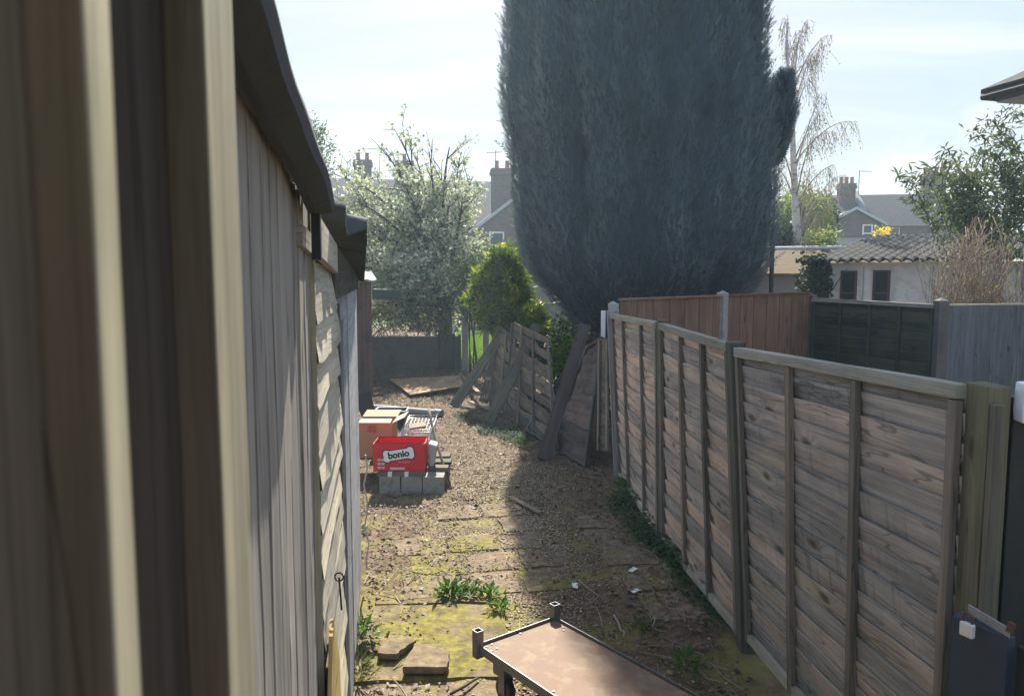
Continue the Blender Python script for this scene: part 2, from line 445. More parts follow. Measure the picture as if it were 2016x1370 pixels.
M['deadwood'] = wood('deadwood', (0.16, 0.14, 0.11), (0.42, 0.37, 0.30), (0.34, 0.25, 0.17), 0.5, 0.0, 0.1)
M['bark'] = wood('bark', (0.025, 0.021, 0.018), (0.11, 0.095, 0.08), (0.10, 0.075, 0.055), 0.5, 0.15, 0.1)
M['red_bark'] = wood('red_bark', (0.06, 0.035, 0.028), (0.19, 0.12, 0.095), (0.2, 0.10, 0.07), 0.6, 0.0, 0.1)
M['blossom_bark'] = wood('blossom_bark', (0.018, 0.016, 0.015), (0.07, 0.062, 0.056), (0.065, 0.052, 0.044), 0.4, 0.0, 0.1)
M['tan_stem'] = wood('tan_stem', (0.14, 0.11, 0.08), (0.40, 0.33, 0.26), (0.34, 0.25, 0.18), 0.6, 0.0, 0.1)
# solids
M['birch_twig'] = wood('birch_twig', (0.22, 0.19, 0.16), (0.50, 0.45, 0.40), (0.42, 0.33, 0.26), 0.5, 0.0, 0.1)
M['felt'] = plain('felt', (0.060, 0.068, 0.080), 0.9, bump=0.6, bscale=200)
M['black_metal'] = plain('black_metal', (0.018, 0.019, 0.021), 0.55, 0.3)
M['asbestos'] = plain('asbestos', (0.062, 0.066, 0.072), 0.92, dirt=(0.035, 0.04, 0.03), dirt_amt=0.7, bump=0.6)
M['concrete'] = plain('concrete', (0.33, 0.32, 0.30), 0.9, dirt=(0.16, 0.155, 0.125), dirt_amt=0.5, bump=0.5)
M['concrete_dark'] = plain('concrete_dark', (0.135, 0.125, 0.115), 0.92, dirt=(0.06, 0.06, 0.05), dirt_amt=0.6, bump=0.6, scale=3)
M['block'] = plain('block', (0.25, 0.245, 0.205), 0.92, dirt=(0.09, 0.09, 0.05), dirt_amt=0.8, bump=0.7, scale=9)
M['steel'] = plain('steel', (0.16, 0.17, 0.175), 0.45, 0.6, dirt=(0.12, 0.07, 0.04), dirt_amt=0.35, scale=14)
M['deck'] = plain('deck', (0.185, 0.118, 0.082), 0.72, dirt=(0.25, 0.20, 0.125), dirt_amt=0.75, scale=6, bump=0.25, spec=0.25, var=0.35)
M['wire'] = plain('wire', (0.55, 0.56, 0.57), 0.35, 0.85)
M['rust'] = plain('rust', (0.11, 0.05, 0.03), 0.85, 0.2, bump=0.6)
M['rust_sheet'] = plain('rust_sheet', (0.105, 0.058, 0.042), 0.85, 0.0, dirt=(0.03, 0.032, 0.035), dirt_amt=0.7, scale=2.2)
M['padlock'] = plain('padlock', (0.62, 0.62, 0.60), 0.35, 0.3, var=0.1)
M['gate_blue'] = plain('gate_blue', (0.030, 0.042, 0.064), 0.55, 0.1, dirt=(0.02, 0.022, 0.024), dirt_amt=0.5, scale=5)
M['gate_dark'] = plain('gate_dark', (0.022, 0.026, 0.026), 0.6, 0.1, dirt=(0.035, 0.045, 0.03), dirt_amt=0.4)
M['galv'] = plain('galv', (0.30, 0.31, 0.32), 0.5, 0.5, dirt=(0.16, 0.09, 0.05), dirt_amt=0.4, scale=18)
M['white_paint'] = plain('white_paint', (0.74, 0.75, 0.75), 0.6, var=0.06)
M['red_card'] = plain('red_card', (0.60, 0.022, 0.030), 0.5, var=0.10, bump=0.1)
M['card_brown'] = plain('card_brown', (0.40, 0.20, 0.10), 0.85, var=0.12, bump=0.2)
M['card_pale'] = plain('card_pale', (0.52, 0.40, 0.27), 0.85, var=0.1)
M['print_red'] = plain('print_red', (0.45, 0.05, 0.05), 0.7)
M['logo_black'] = plain('logo_black', (0.012, 0.014, 0.022), 0.5)
M['logo_white'] = plain('logo_white', (0.80, 0.80, 0.80), 0.5, var=0.05)
M['print_pale'] = plain('print_pale', (0.60, 0.45, 0.42), 0.6, var=0.2, scale=40)
M['black_plastic'] = plain('black_plastic', (0.02, 0.021, 0.023), 0.5)
M['grey_pipe'] = plain('grey_pipe', (0.20, 0.205, 0.20), 0.55, dirt=(0.10, 0.09, 0.07), dirt_amt=0.5)
M['green_paint'] = plain('green_paint', (0.018, 0.055, 0.042), 0.55)
M['clear_sheet'] = plain('clear_sheet', (0.70, 0.70, 0.71), 0.25, bump=0.3, spec=0.6, bscale=20)
M['blue_plastic'] = plain('blue_plastic', (0.10, 0.28, 0.45), 0.5)
M['render_white'] = plain('render_white', (0.80, 0.80, 0.79), 0.92, dirt=(0.48, 0.48, 0.46), dirt_amt=0.6, scale=4, bump=0.8, bscale=30)
M['pebbledash'] = plain('pebbledash', (0.14, 0.13, 0.125), 0.95, var=0.5, scale=45, bump=1.0, bscale=45)
M['moss_roof'] = plain('moss_roof', (0.095, 0.06, 0.022), 0.95, var=0.8, scale=9, dirt=(0.045, 0.041, 0.038), dirt_amt=0.95, bump=1.0, bscale=24)
M['tile_dark'] = plain('tile_dark', (0.022, 0.021, 0.023), 0.85, dirt=(0.058, 0.056, 0.052), dirt_amt=0.5, scale=9, bump=0.6)
M['pale_board'] = plain('pale_board', (0.42, 0.43, 0.44), 0.85, var=0.15)
M['frame_red'] = plain('frame_red', (0.10, 0.048, 0.043), 0.7)
M['green_board'] = plain('green_board', (0.24, 0.27, 0.19), 0.85, var=0.3, scale=12)
M['terracotta'] = plain('terracotta', (0.33, 0.13, 0.075), 0.85)
M['lead'] = plain('lead', (0.14, 0.15, 0.165), 0.7)
M['twine'] = plain('twine', (0.50, 0.46, 0.38), 0.8)
M['paper'] = plain('paper', (0.72, 0.72, 0.70), 0.6, var=0.1)
M['brick_london'] = brickmat('brick_london', (0.19, 0.125, 0.085), (0.125, 0.082, 0.06), (0.17, 0.155, 0.13))
M['brick_red'] = brickmat('brick_red', (0.17, 0.095, 0.065), (0.11, 0.066, 0.05), (0.14, 0.125, 0.11))
M['slate'] = brickmat('slate', (0.115, 0.11, 0.112), (0.075, 0.073, 0.078), (0.03, 0.03, 0.033), bw=0.3, rh=0.2, ms=0.012)
M['roof_tile'] = brickmat('roof_tile', (0.048, 0.046, 0.05), (0.034, 0.033, 0.036), (0.012, 0.012, 0.014), bw=0.3, rh=0.26, ms=0.03)
def glassmat():
    m, n = newmat('window_glass')
    n.out(n.bsdf((0.02, 0.03, 0.042), 0.12, spec=0.45)); return m
M['glass'] = glassmat()
def birchmat():
    m, n = newmat('birch_bark')
    uv = n.n('ShaderNodeUVMap')
    a = n.noise(n.vmul(uv, (9.0, 2.0, 1)), 1.0, 5, 0.7)
    n.out(n.bsdf(n.ramp(a, [(0.36, (0.09, 0.08, 0.075)), (0.46, (0.48, 0.46, 0.44)), (0.8, (0.66, 0.64, 0.61))]), 0.8)); return m
M['birch'] = birchmat()
# leaves
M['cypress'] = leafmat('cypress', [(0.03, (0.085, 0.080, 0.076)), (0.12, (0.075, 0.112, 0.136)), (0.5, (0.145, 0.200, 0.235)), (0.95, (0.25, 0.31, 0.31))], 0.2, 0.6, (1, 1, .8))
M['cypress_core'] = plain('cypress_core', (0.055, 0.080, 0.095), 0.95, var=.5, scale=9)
M['golden'] = leafmat('golden', [(0.1, (0.035, 0.085, 0.018)), (0.5, (0.115, 0.20, 0.028)), (0.95, (0.46, 0.46, 0.035))], 0.4, 0.45)
M['grey_green'] = leafmat('grey_green', [(0.05, (0.045, 0.075, 0.04)), (0.9, (0.13, 0.18, 0.10))], 0.35)
M['willow'] = leafmat('willow', [(0.05, (0.10, 0.15, 0.04)), (0.9, (0.26, 0.32, 0.10))], 0.45)
M['dark_leaf'] = leafmat('dark_leaf', [(0.05, (0.018, 0.035, 0.02)), (0.9, (0.06, 0.09, 0.05))], 0.2)
M['buddleia'] = leafmat('buddleia', [(0.05, (0.05, 0.085, 0.05)), (0.9, (0.17, 0.22, 0.13))], 0.35)
M['blossom'] = leafmat('blossom', [(0.0, (0.16, 0.24, 0.08)), (0.4, (0.48, 0.53, 0.34)), (0.75, (0.80, 0.81, 0.70)), (1.0, (0.88, 0.88, 0.82))], 0.35, 0.7, (1, 1, .92))
M['catkin'] = leafmat('catkin', [(0.0, (0.16, 0.13, 0.07)), (1.0, (0.33, 0.29, 0.16))], 0.3)
M['bramble'] = leafmat('bramble', [(0.0, (0.06, 0.085, 0.035)), (1.0, (0.21, 0.22, 0.13))], 0.35)
M['ivy'] = leafmat('ivy', [(0.0, (0.015, 0.03, 0.016)), (1.0, (0.065, 0.09, 0.05))], 0.15, 0.75)
M['weed'] = leafmat('weed', [(0.0, (0.035, 0.085, 0.02)), (1.0, (0.13, 0.25, 0.05))], 0.4)
M['nettle'] = leafmat('nettle', [(0.0, (0.016, 0.045, 0.022)), (1.0, (0.06, 0.12, 0.05))], 0.3, 0.85)
M['forsythia'] = leafmat('forsythia', [(0.0, (0.65, 0.48, 0.02)), (1.0, (0.85, 0.70, 0.05))], 0.4)
M['grass'] = leafmat('grass', [(0.0, (0.07, 0.14, 0.02)), (1.0, (0.20, 0.30, 0.05))], 0.45)
M['dry_leaf'] = leafmat('dry_leaf', [(0.0, (0.035, 0.025, 0.018)), (0.4, (0.105, 0.070, 0.047)), (0.8, (0.20, 0.15, 0.11)), (1.0, (0.36, 0.28, 0.20))], 0.12, 0.6, (1, .8, .6))
M['pebble'] = leafmat('pebble', [(0.0, (0.22, 0.17, 0.11)), (0.6, (0.40, 0.325, 0.215)), (1.0, (0.58, 0.50, 0.36))], 0.0, 0.7)

# ------------------------------------------------------------------ ground
def gh(x, y):
    x = np.asarray(x, float); y = np.asarray(y, float)
    near = np.clip((24 - y) / 6, 0, 1) * np.clip((6 - np.abs(x)) / 2, 0, 1)
    return near * ((fbm(x * .9, y * .9, 0, 3) - .5) * .05 + (fbm(x * 5, y * 5, 0, 9, 3) - .5) * .022)
def gz(x, y): return float(gh(x, y))

def groundmat():
    m, n = newmat('ground_soil')
    ob = n.n('ShaderNodeTexCoord', out=3)
    sp = n.n('ShaderNodeSeparateXYZ', {0: ob}, out=None)
    x, y = sp.outputs[0], sp.outputs[1]
    a = n.noise(ob, 1.3, 6, 0.6); b = n.noise(ob, 9.0, 7, 0.65); c = n.noise(ob, 55.0, 4, 0.6)
    soil = n.ramp(b, [(0.3, (0.052, 0.035, 0.022)), (0.55, (0.128, 0.088, 0.054)), (0.75, (0.23, 0.165, 0.10))])
    vo = n.n('ShaderNodeTexVoronoi', {'Vector': ob, 'Scale': 62.0, 'Randomness': 1.0}, out=None)
    vs = n.n('ShaderNodeSeparateColor', {0: vo.outputs[1]})
    peb = n.ramp(vs, [(0.0, (0.14, 0.105, 0.065)), (0.5, (0.34, 0.27, 0.175)), (1.0, (0.52, 0.44, 0.31))])
    peb = n.mix(n.sstep(vo.outputs[0], 0.25, 0.62), peb, (0.07, 0.052, 0.034))
    # gravelly lane: strip down the middle
    mid = n.math('ABSOLUTE', n.math('SUBTRACT', x, n.math('MULTIPLY', n.math('SUBTRACT', y, 4.0), -0.035)))
    gm = n.math('MULTIPLY', n.math('SUBTRACT', 1.0, n.sstep(n.math('ADD', mid, n.math('MULTIPLY', n.math('SUBTRACT', a, .5), 1.2)), 0.35, 0.75)), n.math('SUBTRACT', 1.0, n.sstep(y, 8.6, 9.6)))
    col = n.mix(n.math('MULTIPLY', gm, 0.85), soil, peb)
    ms = n.math('MULTIPLY', n.sstep(n.noise(n.vadd(ob, (7, 2, 0)), 2.1, 6, 0.62), 0.45, 0.62), n.math('SUBTRACT', 1.0, n.sstep(y, 6.5, 8.5)))
    col = n.mix(n.math('MULTIPLY', ms, 0.65), col, (0.20, 0.185, 0.05))
    lawn = n.math('MULTIPLY', n.math('MULTIPLY', n.sstep(y, 17.6, 18.2), n.sstep(x, -2.2, -1.6)), n.math('SUBTRACT', 1.0, n.sstep(x, -.4, .1)))
    col = n.mix(lawn, col, n.ramp(b, [(0.3, (0.10, 0.17, 0.03)), (0.7, (0.20, 0.28, 0.06))]))
    far = n.sstep(y, 30.0, 32.0)
    col = n.mix(far, col, (0.09, 0.11, 0.05))
    h = n.math('ADD', n.math('MULTIPLY', b, 0.6), n.math('ADD', n.math('MULTIPLY', c, 0.35), n.math('MULTIPLY', n.math('MULTIPLY', n.math('SUBTRACT', 0.6, vo.outputs[0]), gm), 0.6)))
    n.out(n.bsdf(col, 0.93, n.bump(h, 0.9, 0.02), spec=0.15))
    return m
M['ground'] = groundmat()
def build_ground():
    xs = np.concatenate([np.linspace(-120, -20, 8), np.linspace(-16, -3.2, 14), np.arange(-3, 3.001, .04), np.linspace(3.2, 16, 14), np.linspace(20, 120, 8)])
    ys = np.concatenate([np.linspace(-40, -1, 8), np.linspace(-.5, 2.2, 10), np.arange(2.3, 14, .045), np.arange(14.1, 24, .12), np.linspace(25, 60, 20), np.linspace(70, 220, 8)])
    X, Y = np.meshgrid(xs, ys, indexing='ij'); Z = gh(X, Y)
    nx, ny = X.shape
    idx = np.arange(nx * ny).reshape(nx, ny)
    q = np.stack([idx[:-1, :-1], idx[1:, :-1], idx[1:, 1:], idx[:-1, 1:]], -1).reshape(-1, 4)
    o = mesh_np('ground', np.stack([X, Y, Z], -1).reshape(-1, 3), q, np.zeros(len(q)), M['ground'], smooth=True, nv=4)
    tag(o, kind='structure')
build_ground()

def slabmat():
    m, n = newmat('mossy_slab')
    ob = n.n('ShaderNodeTexCoord', out=3); rnd = n.n('ShaderNodeAttribute', out=2, attribute_name='rnd')
    a = n.noise(ob, 2.3, 6, 0.62, 0.3); b = n.noise(ob, 16.0, 6, 0.65); c = n.noise(ob, 90.0, 3, 0.6)
    base = n.ramp(b, [(0.3, (0.10, 0.075, 0.048)), (0.6, (0.215, 0.165, 0.11)), (0.8, (0.30, 0.24, 0.165))])
    mossc = n.ramp(b, [(0.3, (0.065, 0.062, 0.014)), (0.7, (0.27, 0.245, 0.042))])
    f = n.sstep(n.math('ADD', a, n.math('ADD', n.math('MULTIPLY', n.math('SUBTRACT', b, .5), 0.35), n.math('MULTIPLY', n.math('SUBTRACT', rnd, .5), 0.3))), 0.47, 0.67)
    col = n.mix(n.math('MULTIPLY', f, 0.8), base, mossc)
    d = n.noise(n.vadd(ob, (3, 3, 3)), 5.0, 6, 0.7)
    col = n.mix(n.math('MULTIPLY', n.sstep(d, 0.5, 0.68), 0.6), col, (0.075, 0.055, 0.038))
    h = n.math('ADD', b, n.math('ADD', n.math('MULTIPLY', c, 0.4), n.math('MULTIPLY', f, 0.3)))
    n.out(n.bsdf(col, 0.92, n.bump(h, 0.8, 0.012), spec=0.15))
    return m
M['slab'] = slabmat()
def build_paving():
    mb = MB()
    def slab(c, u, v, hu, hv, z, r=None):
        c = Vector((c[0], c[1], z)); u = Vector((u[0], u[1], random.uniform(-.012, .012))); v = Vector((v[0], v[1], random.uniform(-.012, .012)))
        n = 6; r = random.random() if r is None else r
        # irregular edges
        ring = []
        for (s0, s1) in (((-1, -1), (1, -1)), ((1, -1), (1, 1)), ((1, 1), (-1, 1)), ((-1, 1), (-1, -1))):
            for k in range(n):
                t = k / n; a = s0[0] + (s1[0] - s0[0]) * t; b = s0[1] + (s1[1] - s0[1]) * t
                j = random.uniform(-.022, .006)
                ring.append(c + u * (hu * a * (1 + j / hu)) + v * (hv * b * (1 + j / hv)))
        mb.prism([p + Vector((0, 0, -.05)) for p in ring], (0, 0, .05), r)
    ang = R(12); u = (math.cos(ang), math.sin(ang)); v = (-math.sin(ang), math.cos(ang))
    p = .415
    o = Vector((-.52, 5.05, 0))
    for j in range(5):
        for i in range(3):
            if (i, j) in ((0, 3), (0, 4)): continue
            cx = o.x + u[0] * p * i + v[0] * p * j + (0.05 if j % 2 else -0.04); cy = o.y + u[1] * p * i + v[1] * p * j
            slab((cx, cy), u, v, .197 - random.random() * .008, .197 - random.random() * .008, gz(cx, cy) + .011)
    a2 = R(97); u2 = (-math.cos(a2), -math.sin(a2)); v2 = (math.sin(a2), -math.cos(a2))
    for k in range(5):
        y = 4.75 + k * .44; x = 1.03 - .075 * (k) * .44 / .44
        slab((x, y), (1, .1), (-.1, 1), .20, .205, gz(x, y) + .008, .4)
    # large concrete pads by the shed
    slab((-.47, 5.02 - .12), (1, .06), (-.06, 1), .43, .115, .022, .8)
    slab((-.44, 4.30), (1, .05), (-.05, 1), .42, .455, .022, .82)
    slab((-.40, 3.35), (1, .05), (-.05, 1), .40, .47, .012, .45)
    o = mb.build('path', M['slab']); tag(o, kind='structure')
build_paving()

# scattered stuff on the ground -------------------------------------------------
def rand_frames(N, flat=0.8):
    nrm = np.random.normal(0, 1, (N, 3)) * (1 - flat) + np.array([0, 0, 1.0]); a = np.random.uniform(0, 2 * np.pi, N)
    d = np.stack([np.cos(a), np.sin(a), np.random.uniform(-.25, .25, N)], 1)
    return frames(d, nrm)
def litter():
    N = 46000
    y = np.random.uniform(3.0, 17.5, N) ** 1.0
    y = 3.0 + 14.5 * np.random.uniform(0, 1, N) ** 0.8
    left = -.2 - .168 * y; right = 1.45 - .05 * y
    left = np.where(y > 5.4, left - 1.0, left + .05)
    x = left + (right - left) * np.random.uniform(0, 1, N)
    dens = fbm(x * 1.1, y * 1.1, 0, 21, 4)
    edge = np.abs((x - (-.05 * y + .25)) / 1.0)
    onslab = ((x > -.9) & (x < 0) & (y > 3.8) & (y < 5.15))
    lane = np.exp(-((x - (.1 - .03 * (y - 4))) / .38) ** 2) * (y < 8.8)
    heap = np.exp(-((x + .75) / .28) ** 2) * (y > 5.2) * (y < 7.0)
    pr = np.clip(dens * 2.2 - .5 + .35 * np.clip(edge, 0, 1) + .3 * (y > 8.5) + .6 * heap - .62 * onslab - .55 * lane, 0.03, 1)
    k = np.random.uniform(0, 1, N) < pr
    x, y = x[k], y[k]; n = len(x)
    P = np.stack([x, y, gh(x, y) + .006 + np.random.uniform(0, .018, n)], 1)
    S = np.random.uniform(.010, .034, n) + .026 * (np.random.uniform(0, 1, n) < .12); S3 = np.stack([S * np.random.uniform(.35, .8, n), S, S * np.random.uniform(.3, 2.5, n)], 1)
    o = scatter('fallen_leaves', LEAF_T, LEAF_F, P, rand_frames(n, .62), S3, np.random.uniform(0, 1, n), M['dry_leaf'])
    tag(o, 'dry brown leaf litter strewn over the soil of the alley', 'leaf litter', kind='stuff')
litter()
ICO_T = [(0, 0, 1), (.9, 0, .2), (.28, .86, .2), (-.73, .53, .2), (-.73, -.53, .2), (.28, -.86, .2), (0, 0, -.6)]
ICO_F = [(0, 1, 2), (0, 2, 3), (0, 3, 4), (0, 4, 5), (0, 5, 1), (6, 2, 1), (6, 3, 2), (6, 4, 3), (6, 5, 4), (6, 1, 5)]
def gravel():
    N = 15000
    y = np.random.uniform(3.0, 9.0, N); x = (.14 - .04 * (y - 4)) + np.random.normal(0, .42, N)
    d = fbm(x * 1.3, y * 1.3, 0, 33)
    k = (np.random.uniform(0, 1, N) < np.clip(d * 1.7 - .35, .05, 1)) & ~((x > -.9) & (x < -.02) & (y > 3.8) & (y < 5.15)) & (x < 1.2)
    x, y = x[k], y[k]; n = len(x)
    S = np.random.uniform(.005, .013, n); S3 = np.stack([S, S * np.random.uniform(.7, 1.3, n), S * .7], 1)
    P = np.stack([x, y, gh(x, y) + .003 + .007 * ((y > 4.8) & (y < 6.9) & (x > -.7) & (x < .5))], 1)
    o = scatter('gravel', ICO_T, ICO_F, P, rand_frames(n, .8), S3, np.random.uniform(0, 1, n), M['pebble'])
    tag(o, 'tan pea gravel pressed into the middle of the path', 'gravel', kind='stuff')
gravel()
def twigs():
    mb = MB()
    for i in range(760):
        y = 3.2 + 14 * random.random() ** .9
        l = -.2 - .168 * y - (.9 if y > 5.4 else -.1); r = 1.4 - .05 * y
        x = random.uniform(l, r) if random.random() < .5 else (random.uniform(l, l + .7) if random.random() < .6 else random.uniform(r - .5, r))
        if -.9 < x < 0 and 3.8 < y < 5.15 and random.random() < .8: continue
        L = random.uniform(.06, .35); a = random.uniform(0, math.pi); z = gz(x, y) + .014
        d = Vector((math.cos(a), math.sin(a), 0)) * L; k = Vector((-d.y, d.x, 0)) * random.uniform(-.2, .2)
        rr = random.uniform(.0018, .005)
        mb.tube([(x - d.x / 2, y - d.y / 2, z), (x + k.x, y + k.y, z + random.uniform(0, .02)), (x + d.x / 2, y + d.y / 2, z + random.uniform(0, .03))], [rr, rr * .9, rr * .5], 4)
    o = mb.build('twig_litter', M['deadwood']); tag(o, 'thin dead twigs strewn along the alley floor', 'twigs', kind='stuff')
twigs()

# ------------------------------------------------------------------ fences
def bil(BL, BR, TR, TL):
    BL, BR, TR, TL = map(Vector, (BL, BR, TR, TL))
    return lambda u, v: (BL * (1 - u) + BR * u) * (1 - v) + (TL * (1 - u) + TR * u) * v
def lap_boards(BL, BR, TR, TL, rows, out, mat, parent, wav=0.010, segs=26, lip=0.030, warp=0.006, skip=(), gap=0.0, droop=None, edge=None):
    f = bil(BL, BR, TR, TL); mb = MB(); out = Vector(out).normalized()
    L = (Vector(BR) - Vector(BL)).length; H = (Vector(TL) - Vector(BL)).length
    for i in range(rows):
        if i in skip: continue
        sd_ = random.randint(0, 9999); th = .011
        v0, v1 = i / rows - .012, (i + 1) / rows + .022 - gap
        amp = wav / H
        uu = np.linspace(0, 1, segs + 1)
        top = (fbm(uu * L * 2.6, sd_ * .37, 0, 5, 3) - .5) * 2 * amp * 1.6
        bot = (fbm(uu * L * 2.2, sd_ * .77, 3, 5, 3) - .5) * 2 * amp
        bl = (fbm(uu * L * 3.0, sd_ * .19, 7, 5, 3) - .5) * 2 * warp
        dr = random.uniform(-1, 1) * (droop or 0)
        o = len(mb.v); r = random.random()
        for k, u in enumerate(uu):
            pb = f(u, v0 + bot[k] + dr * u / rows) + out * (.003 + bl[k] * .5); pt = f(u, min(v1 + top[k] + dr * u / rows, 1.005)) + out * (lip + bl[k])
            pm = (pb + pt) / 2 + out * (bl[(k * 3) % len(bl)] * .7 + .002)
            for p in (pb, pm, pt): mb.v.append(tuple(p + out * th))
            for p in (pb, pm, pt): mb.v.append(tuple(p))
        ou, ov = random.random() * 9, random.random() * 9; w = H / rows
        for k in range(segs):
            a, b = o + k * 6, o + (k + 1) * 6
            u0, u1 = ou + L * k / segs, ou + L * (k + 1) / segs
            for (p, q, w0, w1) in ((0, 1, 0, w / 2), (1, 2, w / 2, w), (2, 5, w, w + th), (5, 4, 0, w / 2), (4, 3, w / 2, w), (3, 0, w, w + th)):
                mb.face((a + p, b + p, b + q, a + q), [(u0, ov + w0), (u1, ov + w0), (u1, ov + w1), (u0, ov + w1)], r, 1 if (p, q) == (2, 5) else 0)  # second material paints sky light along each slat's top edge
        for e in (o, o + segs * 6):
            mb.face((e, e + 1, e + 2, e + 5, e + 4, e + 3), None, r)
    return mb.build('boards', [mat, edge or mat], parent)
def lap_panel(BL, BR, TR, TL, rows, us, out, mats, label, group, name='lap_fence', cat='fence panel', cap=True, wav=.010, bw=.042, skip=(), warp=.006, gap=0., droop=None, ends=True, bottom=False, segs=26):
    f = bil(BL, BR, TR, TL); out = Vector(out).normalized()
    root = thing(name, f(.5, 0), label, cat, group)
    lap_boards(BL, BR, TR, TL, rows, out, mats[0], root, wav, segs, warp=warp, skip=skip, gap=gap, droop=droop, edge=mats[2])
    along = (Vector(BR) - Vector(BL)).normalized()
    bs = list(us) + ([.012, .988] if ends else [])
    for u in bs:
        b = MB(); b.beam(f(u, -.005) + out * .052, f(u, .985) + out * .052, along * bw, out * .026, segs=6, jit=.0015); b.build('batten', mats[1], root, bevel=.002)
    if cap:
        c = MB(); up = (f(.5, 1) - f(.5, 0)).normalized()
        c.beam(f(-.0, 1.0) + out * .04 + up * .004, f(1.0, 1.0) + out * .04 + up * .004, up * .05, out * .06, segs=10, jit=.002); c.build('top_rail', mats[2], root, bevel=.003)
    if bottom:
        c = MB(); up = (f(.5, 1) - f(.5, 0)).normalized()
        c.beam(f(0.0, .012) + out * .045, f(1.0, .012) + out * .045, up * .045, out * .035, segs=8, jit=.002); c.build('bottom_rail', mats[2], root)
    return root
def post(p0, p1, w, d, mat, label, name='fence_post', cat='fence post', group='posts of the path fence', ax=(1, 0, 0), point=0.0, jit=.0015, bevel=.004):
    p0, p1 = Vector(p0), Vector(p1); ax = Vector(ax).normalized(); up = (p1 - p0).normalized(); ay = up.cross(ax)
    mb = MB(); mb.beam(p0, p1, ax * w, ay * d, segs=8, jit=jit)
    if point:
        q = [p1 + ax * (w / 2) * a + ay * (d / 2) * b for a, b in ((-1, -1), (1, -1), (1, 1), (-1, 1))]; t = p1 + up * point
        for i in range(4): mb.poly([q[i], q[(i + 1) % 4], t])
    o = mb.build(name, mat, bevel=bevel if not point else 0); tag(o, label, cat, group)
    return o

# path fence on the right: post feet and heads
F0b, F0t = V(1.545, 2.445, 0), V(1.54, 2.445, 1.797)
F1b, F1t = V(1.385, 4.22, 0), at(1458, 680, 4.22)
F2b, F2t = V(1.232, 5.90, 0), at(1309, 637, 5.9)
F3b, F3t = V(1.165, 7.88, 0), at(1210, 618, 7.88)
OUTR = V(-1, -.07, 0)
def off(a, b, t): return a + (b - a).normalized() * t
pm = (M['lap_near'], M['batten'], M['rail'])
GP = 'lap panels of the path fence'
def between(Ab, At, Bb, Bt, zb, drop, ga=.05, gb=.05):
    """corners from A (nearer, right) to B (farther, left): BL is the far one seen from the path"""
    a0 = Ab.lerp(At, zb / At.z); b0 = Bb.lerp(Bt, zb / Bt.z)
    a1 = Ab.lerp(At, 1 - drop / At.z); b1 = Bb.lerp(Bt, 1 - drop / Bt.z)
    return off(b0, a0, gb), off(a0, b0, ga), off(a1, b1, ga), off(b1, a1, gb)
lap_panel(*between(F0b, F0t, F1b, F1t, .09, .035, .05, .06), 16, (.335, .655), OUTR, pm, 'weathered grey brown lap fence panel beside the timber gate post', GP, wav=.006, warp=.004, bottom=True)
pm2 = (M['lap_far'], M['batten'], M['rail'])
lap_panel(*between(F1b, F1t, F2b, F2t, .06, .02, .055, .055), 14, (.36, .68), OUTR, pm2, 'pinkish lap fence panel between the leaning post and the straight one', GP, wav=.014, warp=.011, bottom=True)
lap_panel(*between(F2b, F2t, F3b, F3t, .06, .02, .05, .09), 15, (.30, .70), OUTR, pm2, 'rippled lap fence panel next to the tall flat grey board', GP, wav=.016, warp=.012, bottom=True)
post(F0b, F0t, .075, .13, M['post_green'], 'green stained square timber post beside the padlocked gate', 'gate_post', 'gate post', None, (1, 0, 0))
post(F1b + V(-.03, -.02, -.05), F1t + V(-.03, 0, .02), .085, .105, M['post_dark'], 'dark timber fence post leaning in over the path')
post(F2b + V(-.02, 0, -.05), F2t + V(-.02, 0, .03), .075, .085, M['post_dark'], 'dark upright fence post between the two pinkish panels')
mb = MB(); mb.beam(F3b + V(-.03, -.06, -.05), F3t + V(-.03, -.06, .035), V(.12, .0, 0), V(0, .025, 0), segs=8, jit=.002)
tag(mb.build('post_board', M['post_grey'], bevel=.003), 'tall flat grey board nailed to the last post of the path fence', 'board')
post(F3b + V(.03, .09, 0), F3t + V(-.0, .12, .10), .10, .10, M['concrete'], 'pointed concrete post where the brown fence meets the path fence', 'concrete_post', 'concrete post', 'concrete posts of the garden fences', point=.03)

